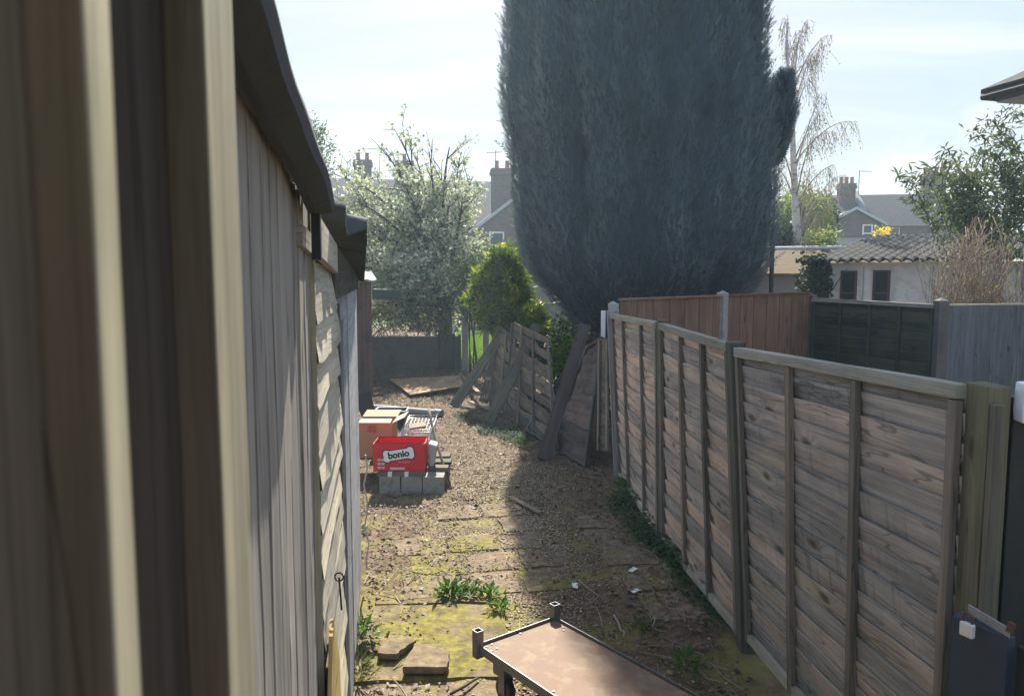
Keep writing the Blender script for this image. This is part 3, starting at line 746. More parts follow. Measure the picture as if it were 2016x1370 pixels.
# neighbouring garden fences
B0 = F3t + V(.02, .14, 0); B0.z = 0
def onray(px, base, dist):
    """point on the vertical plane through px at horizontal distance dist from base (farther solution)"""
    d = ray(px, 560); k = d.x / d.y
    a = 1 + k * k; b = -2 * (base.x * k + base.y); c = base.x ** 2 + base.y ** 2 - dist ** 2
    D = max(b * b - 4 * a * c, 0); y = (-b + math.sqrt(D)) / (2 * a)
    return V(k * y, y, 0)
B1 = onray(1423, B0, 1.93); B2 = onray(1598, B1, 1.95)
def ztop(px, py, P): return at(px, py, P.y).z
def vert_panel(A, B, za, zb, z0, n, out, mat, caps, label, group, name='board_fence', lapw=True, cat='fence panel', ztilt=0):
    root = thing(name, (A + B) / 2 + V(0, 0, z0), label, cat, group)
    mb = MB(); out = Vector(out).normalized(); al = (B - A).normalized()
    for i in range(n):
        u0, u1 = i / n, (i + 1) / n + (.25 / n if lapw else -.004)
        if u1 > 1: u1 = 1
        c0 = A.lerp(B, (u0 + u1) / 2); zt = za + (zb - za) * (u0 + u1) / 2 + random.uniform(-.004, .004)
        tl = out * (.014 if lapw else .016); o2 = out * (.006 + (.006 if i % 2 else 0))
        w = (B - A).length * (u1 - u0)
        q = [c0 - al * w / 2, c0 + al * w / 2 + (out * .02 if lapw else V(0, 0, 0)), c0 + al * w / 2 + out * .012 + (out * .034 if lapw else V(0, 0, 0)), c0 - al * w / 2 + out * .012]
        if i % 2 == 0: q = [p + out * .004 for p in q]
        mb.hexa([p + V(0, 0, z0) for p in q[::-1]] + [p + V(0, 0, zt) for p in q[::-1]], random.uniform(.3, .7))
    mb.build('boards', mat, root)
    c = MB(); c.beam(A + out * .01 + V(0, 0, za + .012), B + out * .01 + V(0, 0, zb + .012), out * .055, V(0, 0, .022)); c.build('capping', caps, root)
    return root
GB = 'brown boarded panels behind the path fence'
n1 = (B1 - B0).cross(V(0, 0, 1)).normalized()
vert_panel(off(B0, B1, .07), off(B1, B0, .06), ztop(1225, 592, B0), ztop(1412, 584, B1), .1, 13, n1, M['brown_fence'], M['brown_fence'], 'reddish brown boarded panel beneath the big conifer, nearer the path', GB, lapw=False)
n2 = (B2 - B1).cross(V(0, 0, 1)).normalized()
vert_panel(off(B1, B2, .06), off(B2, B1, .06), ztop(1436, 583, B1), ztop(1590, 578, B2), .1, 13, n2, M['brown_fence'], M['brown_fence'], 'reddish brown boarded panel ending at the garden corner post', GB, lapw=False)
GC = 'concrete posts of the garden fences'
post(B1, V(B1.x, B1.y, ztop(1423, 577, B1)), .10, .10, M['concrete'], 'pointed concrete post between the two brown panels', 'concrete_post', 'concrete post', GC, n1.cross(V(0, 0, 1)), .03)
post(B2, V(B2.x, B2.y, ztop(1598, 582, B2)), .11, .11, M['concrete_dark'], 'dark concrete corner post where brown and green panels meet', 'concrete_post', 'concrete post', GC, n1.cross(V(0, 0, 1)), .03)
C1 = at(1853, 600, 8.9); C1.z = 0
n3 = (C1 - B2).cross(V(0, 0, 1)).normalized()
D1 = C1 + V(1.9, .25, 0); D2 = D1 + V(1.9, .25, 0)
zgl, zgr = ztop(1610, 590, B2), ztop(1842, 604, C1)
a, b = off(B2, C1, .06), off(C1, B2, .06)
lap_panel(a + V(0, 0, .1), b + V(0, 0, .1), V(b.x, b.y, zgr), V(a.x, a.y, zgl), 14, (.26, .51, .75), n3, (M['green_lap'], M['green_lap'], M['rail']), 'dark green stained lap panel facing the path fence', None, wav=.006, ends=True)
post(C1, V(C1.x, C1.y, ztop(1853, 592, C1)), .12, .12, M['concrete_dark'], 'thick concrete post between the green lap panel and the slate boards', 'concrete_post', 'concrete post', GC, (1, .1, 0), .035)
n4 = (D1 - C1).cross(V(0, 0, 1)).normalized()
zs = ztop(1880, 603, C1)
GS = 'slate grey boarded panels'
vert_panel(off(C1, D1, .07), D1, zs, zs + .01, .1, 14, n4, M['slate_fence'], M['rail'], 'blue grey boarded panel beside the thick concrete post', GS)

# far gate posts, lawn fence
for px, py, Y, h, lab in ((916, 730, 17.0, 1.55, 'weathered timber post at the dark side of the lawn gap'), (957, 720, 17.2, 1.5, 'weathered timber post at the broken fence side of the lawn gap')):
    p = at(px, py, Y); p.z = 0
    post(p, p + V(.0, 0, h), .13, .13, M['post_grey'], lab, group='posts at the lawn gap')

# ------------------------------------------------------------------ fallen fence
GF = 'collapsed old lap panels'
om = (M['lap_old'], M['batten'], M['lap_old'])
def outv(BL, BR, TL):
    n = (Vector(BR) - Vector(BL)).cross(Vector(TL) - Vector(BL)).normalized()
    return n if n.dot(V(0, 0, HC) - Vector(BL)) > 0 else -n
q = (gp(968, 792), gp(1012, 818), at(1020, 668, 11.7), at(986, 640, 12.9))
lap_panel(*q, 10, (.5,), outv(q[0], q[1], q[3]), om, 'twisted end of a lap panel behind the slatted trellis', GF, cap=False, wav=.022, warp=.02, skip=(7,), gap=.012, droop=.5, bw=.035, segs=14)
q = (gp(1000, 812), gp(1102, 896), at(1086, 668, 10.2), at(1014, 634, 12.0))
lap_panel(*q, 12, (.30, .62), outv(q[0], q[1], q[3]), om, 'broken lap panel with gaps sagging under the golden bush', GF, cap=False, wav=.026, warp=.024, skip=(9,), gap=.014, droop=.55, bw=.035, segs=20)
q = (gp(1040, 850), gp(1160, 922), at(1192, 672, 8.95), at(1140, 700, 10.3))
sm = (M['lap_slump'], M['post_dark'], M['lap_slump'])
lap_panel(*q, 11, (.45,), outv(q[0], q[1], q[3]), sm, 'dark lap panel slumped on its corner beside the grey board', GF, cap=True, wav=.016, warp=.02, gap=.008, droop=.35, bw=.045, segs=20, bottom=True)
q = (at(1186, 885, 8.15), at(1204, 885, 7.98), at(1204, 668, 8.05), at(1188, 668, 8.3))
lap_panel(*q, 10, (), outv(q[0], q[1], q[3]), om, 'narrow remnant of lap panel wedged behind the grey board', GF, cap=False, wav=.01)
def plank(pa, pb, w, t, mat, label, name='prop_plank', cat='plank', group=None, roll=None):
    pa, pb = Vector(pa), Vector(pb); d = (pb - pa).normalized()
    n = roll or d.cross(V(1, 0, 0)).normalized(); s = d.cross(n).normalized(); n = s.cross(d).normalized()
    mb = MB(); mb.beam(pa, pb, s * w, n * t, segs=10, jit=.0025)
    return tag(mb.build(name, mat, bevel=.003), label, cat, group)
GPk = 'planks propping the fallen fence'
plank(gp(893, 800, .01), at(1000, 640, 12.9), .16, .05, M['prop'], 'mossy plank propping the fence next to the slatted panel', group=GPk)
plank(gp(961, 832, .01), at(1058, 640, 11.4), .16, .05, M['prop'], 'grey plank propping the sagging lap panel, middle of three', group=GPk)
plank(gp(1069, 905, .01), at(1152, 640, 9.4), .15, .06, M['prop_dark'], 'thick dark plank braced against the slumped panel', group=GPk)
# slatted trellis piece leaning
BLs, BRs, TRs, TLs = gp(942, 792), gp(985, 790), at(990, 712, 12.9), at(968, 700, 13.3)
root = thing('slatted_trellis', (BLs + BRs) / 2, 'small slatted wood panel leaning between two props', 'trellis')
f = bil(BLs, BRs, TRs, TLs); ov = outv(BLs, BRs, TLs); mb = MB()
for i in range(9): mb.beam(f(.04 + i * .115, .02), f(.04 + i * .115, .98), (BRs - BLs).normalized() * .035, ov * .012)
mb.build('slats', M['stickwood'], root)
for v in (.04, .5, .96):
    b = MB(); b.beam(f(0, v) + ov * .02, f(1, v) + ov * .02, V(0, 0, .05), ov * .022); b.build('cross_rail', M['deadwood'], root)
# white slim post behind slumped panel
p = at(1187, 690, 9.3); p.z = 0
post(p, V(p.x, p.y, at(1187, 612, 9.3).z), .05, .05, M['white_paint'], 'slim white painted post behind the grey board', 'slim_post', 'post', None)
# broken timber lying about
for i, (a, b, w, lab) in enumerate(((gp(905, 735, .05), gp(945, 775, .25), .07, 'split pale batten sticking up by the prop planks'),
                                (gp(925, 790, .04), gp(985, 812, .05), .09, 'flat broken board under the slatted panel'),
                                (gp(880, 742, .06), gp(930, 752, .12), .06, 'grey broken stick heaped at the end of the path'))):
    plank(a, b, w, .02, M['stickwood'], lab, 'broken_board', 'broken board', 'broken boards at the end of the path')

# ------------------------------------------------------------------ left side: near boarding, shed, lap wall
DW = V(-.168, 1, 0).normalized()                 # heading of the wall
NW = V(1, .168, 0).normalized()                  # out of the wall, to the path
def wallp(y, offx=0.0, z=0.0): return V(-.18 - .168 * y + offx, y, z)
root = thing('boarded_fence', (-.13, .2, 0), 'tall close boarded fence of brown planks with pale battens at the camera', 'fence')
def nearplan(y, o): return V(-.095 - .168 * y + o, y, 0)
def vboard(y0, y1, o, t, mat, name, z1=2.75, par=root, plan=nearplan, jit=.0012):
    mb = MB(); c = (plan(y0, o) + plan(y1, o)) / 2 - NW * t / 2
    w = (plan(y1, o) - plan(y0, o))
    mb.beam(c, c + V(0, 0, z1), w, NW * t, segs=14, jit=jit)
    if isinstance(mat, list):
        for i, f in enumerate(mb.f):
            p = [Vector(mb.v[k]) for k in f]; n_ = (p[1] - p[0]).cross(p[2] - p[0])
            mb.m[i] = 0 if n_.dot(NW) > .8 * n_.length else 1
    return mb.build(name, mat, par, bevel=.002)
vboard(-.25, .075, -.019, .018, M['near_brown'], 'plank'); vboard(.08, .243, -.016, .018, M['near_brown'], 'plank'); vboard(.247, .60, -.022, .018, M['near_shade'], 'plank')
PB = [M['near_pale'], M['near_brown']]  # pale front, brown sides: sun and shade painted onto one timber
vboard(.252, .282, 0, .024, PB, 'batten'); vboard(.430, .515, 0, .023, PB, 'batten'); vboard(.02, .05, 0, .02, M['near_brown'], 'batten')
# grey shed with vertical boards
shed = thing('grey_shed', wallp(1.2), 'grey shed of vertical weathered boards with black felt roof edge', 'shed')
mb = MB(); y = .60
while y < 1.86:
    w = random.choice((.095, .1, .085)); yy = min(y + w, 1.885)
    c = (wallp(y) + wallp(yy)) / 2; t = random.uniform(.016, .021)
    zt = 2.42 - (y - .6) * .09
    mb.beam(c - NW * (.02 - t / 2), c - NW * (.02 - t / 2) + V(0, 0, zt), (wallp(yy) - wallp(y)) * .955, NW * t, segs=16, jit=.0015)
    y = yy
mb.build('boards', M['shed_grey'], shed)
def slab_wall(mb, y0, y1, o, t, z0a, z1a, z1b=None, m=0):
    z1b = z1a if z1b is None else z1b
    A, B = wallp(y0, o), wallp(y1, o)
    mb.hexa([A + V(0, 0, z0a), A - NW * t + V(0, 0, z0a), A - NW * t + V(0, 0, z1a), A + V(0, 0, z1a), B + V(0, 0, z0a), B - NW * t + V(0, 0, z0a), B - NW * t + V(0, 0, z1b), B + V(0, 0, z1b)])
mb = MB(); slab_wall(mb, .60, 1.885, -.022, .03, 0, 2.38, 2.28); mb.build('backing', M['felt'], shed)
mb = MB(); slab_wall(mb, 1.862, 1.892, .012, .03, 0, 2.2); mb.build('corner_trim', M['near_pale'], shed)
mb = MB()   # black roof edge: felt wrapped fascia board, drooping a little towards its end
def redge(u): return .42 + 1.32 * u, 2.425 - .085 * u - .05 * u ** 3
RP = [(.066, .055), (.072, .025), (.066, -.002), (.030, -.014), (.012, -.012), (.0, .03)]
def roofedge(u, v):
    y, z = redge(u); k = int(round(v * len(RP))) % len(RP); a, b = RP[k]
    return wallp(y, a + .004 * math.sin(u * 9), z + b * (1 - .3 * u) + .004 * math.sin(u * 23 + k))
mb.grid(roofedge, 26, len(RP)); mb.poly([roofedge(1, k / len(RP)) for k in range(len(RP))]); mb.build('roof_edge', M['felt'], shed)
mb = MB()
A, B = wallp(.42, .058, 2.484), wallp(1.74, .055, 2.335)
mb.hexa([A, A + V(-1.6, -.27, .42), A + V(-1.6, -.27, .46), A + V(0, 0, .03), B, B + V(-1.6, -.27, .42), B + V(-1.6, -.27, .46), B + V(0, 0, .03)]); mb.build('roof', M['felt'], shed)
mb = MB(); mb.beam(wallp(1.74, .03, at(606, 405, 1.74).z), wallp(1.74, .03, at(612, 512, 1.74).z), DW * .035, NW * .02); mb.build('strut', M['black_metal'], shed)
mb = MB(); mb.beam(wallp(1.62, .004, at(585, 462, 1.62).z), wallp(1.86, .004, at(612, 482, 1.85).z), V(0, 0, .045), NW * .014); mb.build('bracket', M['shed_grey'], shed)

# lap boarded wall (waney boards) and painted panel, corrugated roof
lw = thing('lean_to', wallp(3.5), 'old lean-to with pale waney boards and a drooping corrugated roof', 'lean-to')
mb = MB()
for i in range(20):
    y0, y1 = 1.868, 2.76 + random.uniform(-.05, .09)
    z0 = -.02 + i * .109; r = random.random(); segs = 16; sd_ = random.random() * 99
    o = len(mb.v)
    uu = np.linspace(0, 1, segs + 1)
    wv = (fbm(uu * 3.1, sd_, 0, 4, 3) - .5) * .05
    wt = (fbm(uu * 2.6, sd_, 5, 4, 3) - .5) * .05
    for k, u in enumerate(uu):
        yk = y0 + (y1 - y0) * u; sl = -.012 * u
        pb = wallp(yk, .018 + wt[k] * .3, z0 + wv[k] + sl - .02); pt = wallp(yk, -.008 + wt[k] * .2, z0 + .135 + sl)
        for p in (pb, (pb + pt) / 2 + NW * (.004 + wt[k] * .25), pt): mb.v.append(tuple(p))
        for p in (pb, pt): mb.v.append(tuple(p - NW * .014))
    ou, ov_ = random.random() * 9, random.random() * 9
    for k in range(segs):
        a, b = o + k * 5, o + (k + 1) * 5; u0, u1 = ou + .9 * k / segs, ou + .9 * (k + 1) / segs
        for p, q, w0, w1 in ((0, 1, 0, .12), (1, 2, .12, .24), (3, 0, .24, .26), (4, 3, 0, .24)):
            mb.face((a + p, b + p, b + q, a + q), [(u0, ov_ + w0), (u1, ov_ + w0), (u1, ov_ + w1), (u0, ov_ + w1)], r)
    e = o + segs * 5; mb.face((e, e + 1, e + 2, e + 4, e + 3), None, r)
mb.build('waney_boards', M['shiplap'], lw)
mb = MB(); slab_wall(mb, 1.895, 5.3, -.03, .04, 0, 2.17, 2.06); mb.build('backing', M['post_dark'], lw)
mb = MB(); slab_wall(mb, 2.86, 2.92, .012, .045, 0, 2.04); mb.build('batten', M['post_dark'], lw)
mb = MB(); slab_wall(mb, 2.95, 3.03, .02, .05, 0, 1.97); mb.build('batten', M['painted'], lw)
mb = MB()
for y0, y1, o_ in ((3.05, 3.85, -.008), (3.86, 4.55, -.004), (4.56, 5.3, -.010)):
    slab_wall(mb, y0, y1, o_, .02, 0.02, 2.12 - .02 * (y0 - 3), 2.12 - .02 * (y1 - 3))
mb.build('painted_panel', M['painted'], lw)
mb = MB(); A_, B_ = wallp(1.90, .022), wallp(2.66, .022)
mb.hexa([A_ + V(0, 0, 2.20), A_ - NW * .02 + V(0, 0, 2.20), A_ - NW * .02 + V(0, 0, 2.30), A_ + V(0, 0, 2.30), B_ + V(0, 0, 2.155), B_ - NW * .02 + V(0, 0, 2.155), B_ - NW * .02 + V(0, 0, 2.25), B_ + V(0, 0, 2.25)]); mb.build('fascia', M['shiplap'], lw)
mb = MB(); slab_wall(mb, 2.68, 5.3, .010, .022, 2.06, 2.26, 2.14); mb.build('fascia', M['post_dark'], lw)
p0, p1 = wallp(2.02, .045, at(643, 1135, 2.02).z), wallp(2.02, .05, at(643, 1200, 2.02).z)
mb = MB(); mb.tube([p0, p1], .003, 6); 
mb.tube([p0 + V(.012 * math.cos(a), 0, .012 * math.sin(a)) for a in np.linspace(0, 6.28, 10)], .0025, 5); mb.build('hook', M['black_metal'], lw)
mb = MB(); mb.prism([wallp(1.72, .034, .5), wallp(2.2, .034, .5), wallp(2.13, .034, 1.04), wallp(1.95, .034, 1.24), wallp(1.89, .034, 1.22), wallp(1.76, .034, 1.04)], -NW * .010); mb.build('cover_strip', M['fresh'], lw)
def corr(u, v, y0=2.35, y1=5.2):
    y = y0 + (y1 - y0) * u
    zb = 2.345 - .185 * (y - 2.4) / 2.3 + (.03 if y > 3.0 else 0)
    oh = .115 - .03 * (y - 2.4) + (.02 if y > 2.75 else -.05)
    return wallp(y, oh - 1.9 * v, zb + .042 * math.cos(2 * math.pi * y / .165) + .42 * v)
mb = MB(); mb.grid(corr, 150, 6)
mb.grid(lambda u, v: Vector(corr(u, v)) + V(0, 0, -.009), 150, 6, flip=True)
mb.grid(lambda u, v: Vector(corr(u, 0)) + V(0, 0, -.009 * v), 150, 1)
mb.build('roof', M['asbestos'], lw, smooth=True)
# cable hanging on the wall
pts = [wallp(5.0 + .05 * math.sin(i * 1.7), .04 + .015 * math.sin(i * 2.3), .95 - i * .1) for i in range(9)]
mb = MB(); mb.tube(pts, .006, 6); tag(mb.build('cable', M['twine'], smooth=True), 'pale loose cable hanging on the painted wall', 'cable')

# brown sheeted shed further on, pale roof sheet, green gutter
bs = thing('rusty_shed', at(700, 785, 13.3), 'rust brown sheet clad shed corner at the far end of the wall', 'shed')
x0 = at(733, 700, 13.3).x
def rs(u, v):
    x = x0 - 1.6 * (1 - u); return V(x, 13.3 + .012 * math.cos(x * 2 * math.pi / .09), 2.02 * v)
mb = MB(); mb.grid(rs, 90, 2); mb.build('front_sheet', M['rust_sheet'], bs, smooth=True)
mb = MB(); sh = V(-.62, 2.8, 0); P4 = [V(x0 - 1.6, 13.33, 0), V(x0 - .01, 13.33, 0), V(x0 - .01, 13.33, 0) + sh, V(x0 - 1.6, 13.33, 0) + sh]
mb.hexa(P4 + [p + V(0, 0, 2.0) for p in P4]); mb.build('wall', M['rust_sheet'], bs)
mb = MB()
mb.grid(lambda u, v: V(x0 - 1.9 + 2.05 * u - .7 * v, 13.0 + 3.3 * v, 2.06 + .17 * v + .012 * math.sin(u * 70)), 60, 6)
mb.grid(lambda u, v: V(x0 - 1.9 + 2.05 * u - .7 * v, 13.0 + 3.3 * v, 2.045 + .17 * v + .012 * math.sin(u * 70)), 60, 6, flip=True)
mb.build('roof_sheet', M['clear_sheet'], bs, smooth=True)
mb = MB(); pA, pB = at(734, 579, 14.6), at(790, 580, 15.6)
prof = [(-.07, -.10), (.07, -.10), (.09, .10), (-.09, .10)]
mb.hexa([pA + V(0, a, b) for a, b in prof[::-1]] + [pB + V(0, a, b) for a, b in prof[::-1]])
mb.build('gutter', M['green_paint'], bs, bevel=.02)
# low wall at the end
lwall = MB(); A, B = at(700, 720, 17.4), at(905, 724, 17.4)
lwall.box((A.x, 17.4, -.1), (B.x, 17.62, .73), axis=0)
tag(lwall.build('low_wall', M['concrete_dark'], bevel=.02), 'low rendered wall closing the far end of the path', 'wall')
# dark fence boards by gap
mb = MB()
for i in range(7):
    p = at(866 + i * 6.5, 720, 17.1); mb.beam(V(p.x, 17.1, 0), V(p.x + random.uniform(-.02, .02), 17.1, 1.0 + random.uniform(-.25, .25)), V(.065, 0, 0), V(0, .02, 0))
tag(mb.build('picket_fence', M['post_dark']), 'dark uneven boards standing between low wall and lawn gap', 'fence')
# fence beyond the lawn
mb = MB()
mb.box((-4, 29.5, 0), (6, 29.6, 1.05), axis=0)
tag(mb.build('garden_fence', M['post_dark']), 'dark fence across the far end of the lawn', 'fence')
mb = MB(); A, B = at(922, 640, 27), at(962, 640, 27)
for i in range(6): mb.tube([(A.x + (B.x - A.x) * i / 5, 27, 0), (A.x + (B.x - A.x) * i / 5, 27, .75)], .014, 5)
for z in (.15, .72): mb.tube([(A.x, 27, z), (B.x, 27, z)], .014, 5)
tag(mb.build('wire_fence', M['wire']), 'pale wire fence standing on the lawn', 'fence')

# ------------------------------------------------------------------ trolley
def trolley():
    zd = .255
    FL, FR = gp(941, 1272, zd), gp(1092, 1218, zd)
    ex = (FR - FL); W_ = ex.length; ex.normalize(); ey = V(ex.y, -ex.x, 0)   # towards the camera
    Ln = 1.12
    root = thing('platform_trolley', (FL + FR) / 2 + ey * Ln / 2 - V(0, 0, zd), 'low platform trolley with reddish brown deck and steel corner sockets', 'trolley')
    P = lambda a, b, z: FL + ex * (a * W_) + ey * (b * Ln) + V(0, 0, z - zd)
    mb = MB(); N = 14
    mb.hexa([P(.012, .01, zd - .018), P(.988, .01, zd - .018), P(.988, .01, zd), P(.012, .01, zd), P(.012, .99, zd - .018), P(.988, .99, zd - .018), P(.988, .99, zd), P(.012, .99, zd)][::1])
    mb.build('deck', M['deck'], root)
    for a0, b0, a1, b1 in ((0, 0, 1, 0), (0, 1, 1, 1), (0, 0, 0, 1), (1, 0, 1, 1)):
        mb = MB(); d = (P(a1, b1, 0) - P(a0, b0, 0)).normalized(); s = d.cross(V(0, 0, 1))
        if b0 == b1: d0, d1 = P(a0, b0, 0) + d * .021, P(a1, b1, 0) - d * .021
        else: d0, d1 = P(a0, b0, 0) + d * .018, P(a1, b1, 0) - d * .018
        zc = zd - .008
        mb.beam(d0 + V(0, 0, zc), d1 + V(0, 0, zc), V(0, 0, .046), s * .007); mb.build('rail', M['steel'], root, bevel=.0015)
    for a, b in ((0, 0), (1, 0), (0, 1), (1, 1)):
        mb = MB(); c = P(a, b, 0); s = .021; t = .0035
        z0, z1 = zd - .055, zd + .088
        o = [c + ex * s * i + ey * s * j for i, j in ((-1, -1), (1, -1), (1, 1), (-1, 1))]
        n_ = [c + ex * (s - t) * i + ey * (s - t) * j for i, j in ((-1, -1), (1, -1), (1, 1), (-1, 1))]
        for k in range(4):
            k2 = (k + 1) % 4
            mb.quad(o[k] + V(0, 0, z0), o[k2] + V(0, 0, z0), o[k2] + V(0, 0, z1), o[k] + V(0, 0, z1))
            mb.quad(n_[k2] + V(0, 0, z0), n_[k] + V(0, 0, z0), n_[k] + V(0, 0, z1), n_[k2] + V(0, 0, z1))
            mb.quad(o[k] + V(0, 0, z1), o[k2] + V(0, 0, z1), n_[k2] + V(0, 0, z1), n_[k] + V(0, 0, z1))
        mb.poly([p + V(0, 0, z0) for p in o[::-1]])
        mb.build('socket', M['steel'], root)
    for a in (.13, .87):
        for b in (.13, .87):
            c = P(a, b, 0); cz = gz(c.x, c.y); r_ = .062
            mb = MB(); mb.beam(V(c.x, c.y, cz + .15), V(c.x, c.y, zd - .02), ex * .09, ey * .09)
            for sg in (-1, 1): mb.beam(c + ex * .026 * sg + V(0, 0, cz + .05), c + ex * .026 * sg + V(0, 0, cz + .17), ey * .05, ex * .004)
            k = mb.build('caster', M['steel'], root)
            w = MB(); w.tube([V(c.x, c.y, cz + r_ + .004) - ex * .02, V(c.x, c.y, cz + r_ + .004) + ex * .02], r_, 20); w.build('wheel', M['black_plastic'], k, bevel=.006)
    for a, b in ((.06, .03), (.13, .025), (.05, .075), (.12, .07), (.90, .05), (.94, .095), (.9, .12), (.06, .5), (.94, .5), (.5, .02)):
        mb = MB(); c = P(a, b, zd); mb.tube([c, c + V(0, 0, .004)], [.008, .005], 8); mb.build('bolt', M['steel'], root)
trolley()

# ------------------------------------------------------------------ junk by the wall
GBk = 'concrete blocks under the red box'
blocks = [('left', 742), ('mid', 786), ('right', 829)]
for (w_, px), lab in zip(blocks, ('concrete block below the lettering side of the red box, nearest the wall', 'middle concrete block below the red box', 'mossy concrete block nearest the hoe')):
    A = gp(px, 979); mb = MB(); wv = .212
    mb.box((A.x, 7.36, -.02), (A.x + wv - .006, 8.2, .165 + random.uniform(-.003, .003)), axis=1)
    tag(mb.build('concrete_block', M['block'], bevel=.006), lab, 'concrete block', GBk)
xl = gp(737, 979).x; xr = gp(872, 979).x
GPl = 'boards laid on the concrete blocks'
for i, (ya, w, xa, xb, z, lab) in enumerate(((7.37, .13, xl, xr - .2, .185, 'thick front board lying across the concrete blocks'), (7.58, .12, xl + .02, xr + .02, .183, 'second board lying across the blocks beneath the red box'), (7.80, .16, xl - .15, xr + .03, .184, 'rear board under the cardboard box'), (8.05, .2, xl - .3, xr, .186, 'rearmost board carrying the wire basket'))):
    mb = MB(); mb.beam((xa, ya + w / 2, z), (xb, ya + w / 2, z), (0, w, 0), (0, 0, .04), segs=6, jit=.002)
    tag(mb.build('board', M['prop'], bevel=.003), lab, 'board', GPl)
# red printed carton
def open_box(root, lo, hi, mat, flaps=(), t=.004, yaw=0, flapmat=None):
    lo, hi = Vector(lo), Vector(hi)
    def wall(a, b, nm):
        m_ = MB(); d = (b - a); n = d.cross(V(0, 0, 1)).normalized()
        h = hi.z - lo.z
        segs = 8
        def fn(u, v, o_=0.0):
            bulge = .008 * math.sin(math.pi * u) * math.sin(math.pi * v) + .016 * (float(fbm(u * 2.6 + a.x * 9, v * 2.2, a.y, 3, 3)) - .5) * (1 if nm != 'front_panel' else .35)
            return a + d * u + V(0, 0, h * v - (.012 * float(fbm(u * 4, a.x, 0, 8, 2)) if v > .9 else 0)) + n * (bulge + o_)
        m_.grid(lambda u, v: fn(u, v), 8, 4); m_.grid(lambda u, v: fn(u, v, -t), 8, 4, flip=True)
        m_.grid(lambda u, v: fn(u, 1, -t * v), 8, 1)
        return m_.build(nm, mat, root)
    A, B, C, D = V(lo.x, lo.y, lo.z), V(hi.x, lo.y, lo.z), V(hi.x, hi.y, lo.z), V(lo.x, hi.y, lo.z)
    wall(A, B, 'front_panel'); wall(C, D, 'back_panel'); wall(B, C, 'side_panel'); wall(D, A, 'side_panel')
    m_ = MB(); m_.box(lo + V(.004, .004, .001), V(hi.x - .004, hi.y - .004, lo.z + .006)); m_.build('bottom_panel', mat, root)
    for a, b, d in flaps:
        m_ = MB(); m_.hexa([a, b, b + V(0, 0, .004), a + V(0, 0, .004), a + d, b + d, b + d + V(0, 0, .004), a + d + V(0, 0, .004)]); m_.build('flap', flapmat or mat, root)
bl, br = at(735, 926, 7.42), at(836, 926, 7.42); zt = at(735, 872, 7.42).z; zb = .2065
rb = thing('red_carton', ((bl.x + br.x) / 2, 7.5, zb), 'open red printed cardboard carton standing on boards over concrete blocks', 'carton')
lo, hi = V(bl.x, 7.42, zb), V(br.x, 7.72, zt)
open_box(rb, lo, hi, M['red_card'], [(V(hi.x, 7.72, zt), V(lo.x, 7.72, zt), V(0, .12, -.05)), (V(lo.x + .02, 7.42, zt), V(hi.x - .02, 7.42, zt), V(0, .10, -.045))])
yf = 7.42 - .0105
def text(body, size, loc, mat, parent, name='lettering', rot=0, ext=.0008, bold=0.0, align='CENTER', spacing=1.0, sx=1.0):
    c = bpy.data.curves.new(name, 'FONT'); c.body = body; c.size = size; c.extrude = ext; c.offset = bold; c.align_x = align; c.align_y = 'CENTER'; c.space_character = spacing
    o = bpy.data.objects.new(name, c); COL.objects.link(o)
    c.materials.append(mat)
    o.matrix_world = Matrix.Translation(Vector(loc)) @ Matrix.Rotation(R(90), 4, 'X') @ Matrix.Rotation(rot, 4, 'Z') @ Matrix.Diagonal((sx, 1, 1, 1))
    mw = o.matrix_world.copy(); bpy.context.view_layer.update()
    me = bpy.data.meshes.new_from_object(o.evaluated_get(bpy.context.evaluated_depsgraph_get()))
    bpy.data.objects.remove(o); o = bpy.data.objects.new(name, me); COL.objects.link(o); me.materials.clear(); me.materials.append(mat)
    o.matrix_world = mw
    o.parent = parent; o.matrix_parent_inverse = PINV[parent.name]
    return o
W_ = hi.x - lo.x; H_ = hi.z - lo.z
lc = V(lo.x + W_ * .50, yf, lo.z + H_ * .60); la = R(9)
def bone(gr):
    pts = []
    for cx, cz, a0, a1 in ((.118, -.026, -140, 12), (.118, .026, -12, 140), (-.118, .026, 40, 192), (-.118, -.026, 168, 320)):
        for k in range(11):
            a = R(a0 + (a1 - a0) * k / 10); pts.append((cx + (.034 + gr) * math.cos(a), cz + (.034 + gr) * math.sin(a)))
    ca, sa = math.cos(la), math.sin(la)
    return [V(lc.x + x * ca - z * sa, 0, lc.z + x * sa + z * ca) for x, z in pts]
mb = MB(); mb.prism([p + V(0, yf - .0005, 0) for p in bone(.010)], (0, .001, 0)); mb.build('logo_outline', M['logo_black'], rb)
mb = MB(); mb.prism([p + V(0, yf - .0012, 0) for p in bone(0)], (0, .0005, 0)); mb.build('logo_panel', M['logo_white'], rb)
text('bonio', .092, (lc.x, yf - .0022, lc.z), M['logo_black'], rb, rot=la, bold=.0035)
text('the original', .026, (lo.x + W_ * .60, yf - .001, lo.z + H_ * .34), M['print_pale'], rb)
for k in range(3):
    for j in range(2):
        mb = MB(); x = lo.x + W_ * (.09 + j * .075); z = lo.z + H_ * (.37 - k * .14); mb.box((x, yf - .0008, z), (x + W_ * .06, yf, z + H_ * .085)); mb.build('printed_picture', M['print_pale'], rb)
mb = MB(); mb.box((lo.x + W_ * .33, yf - .0008, lo.z + H_ * .06), (lo.x + W_ * .62, yf, lo.z + H_ * .15)); mb.build('printed_strip', M['print_pale'], rb)
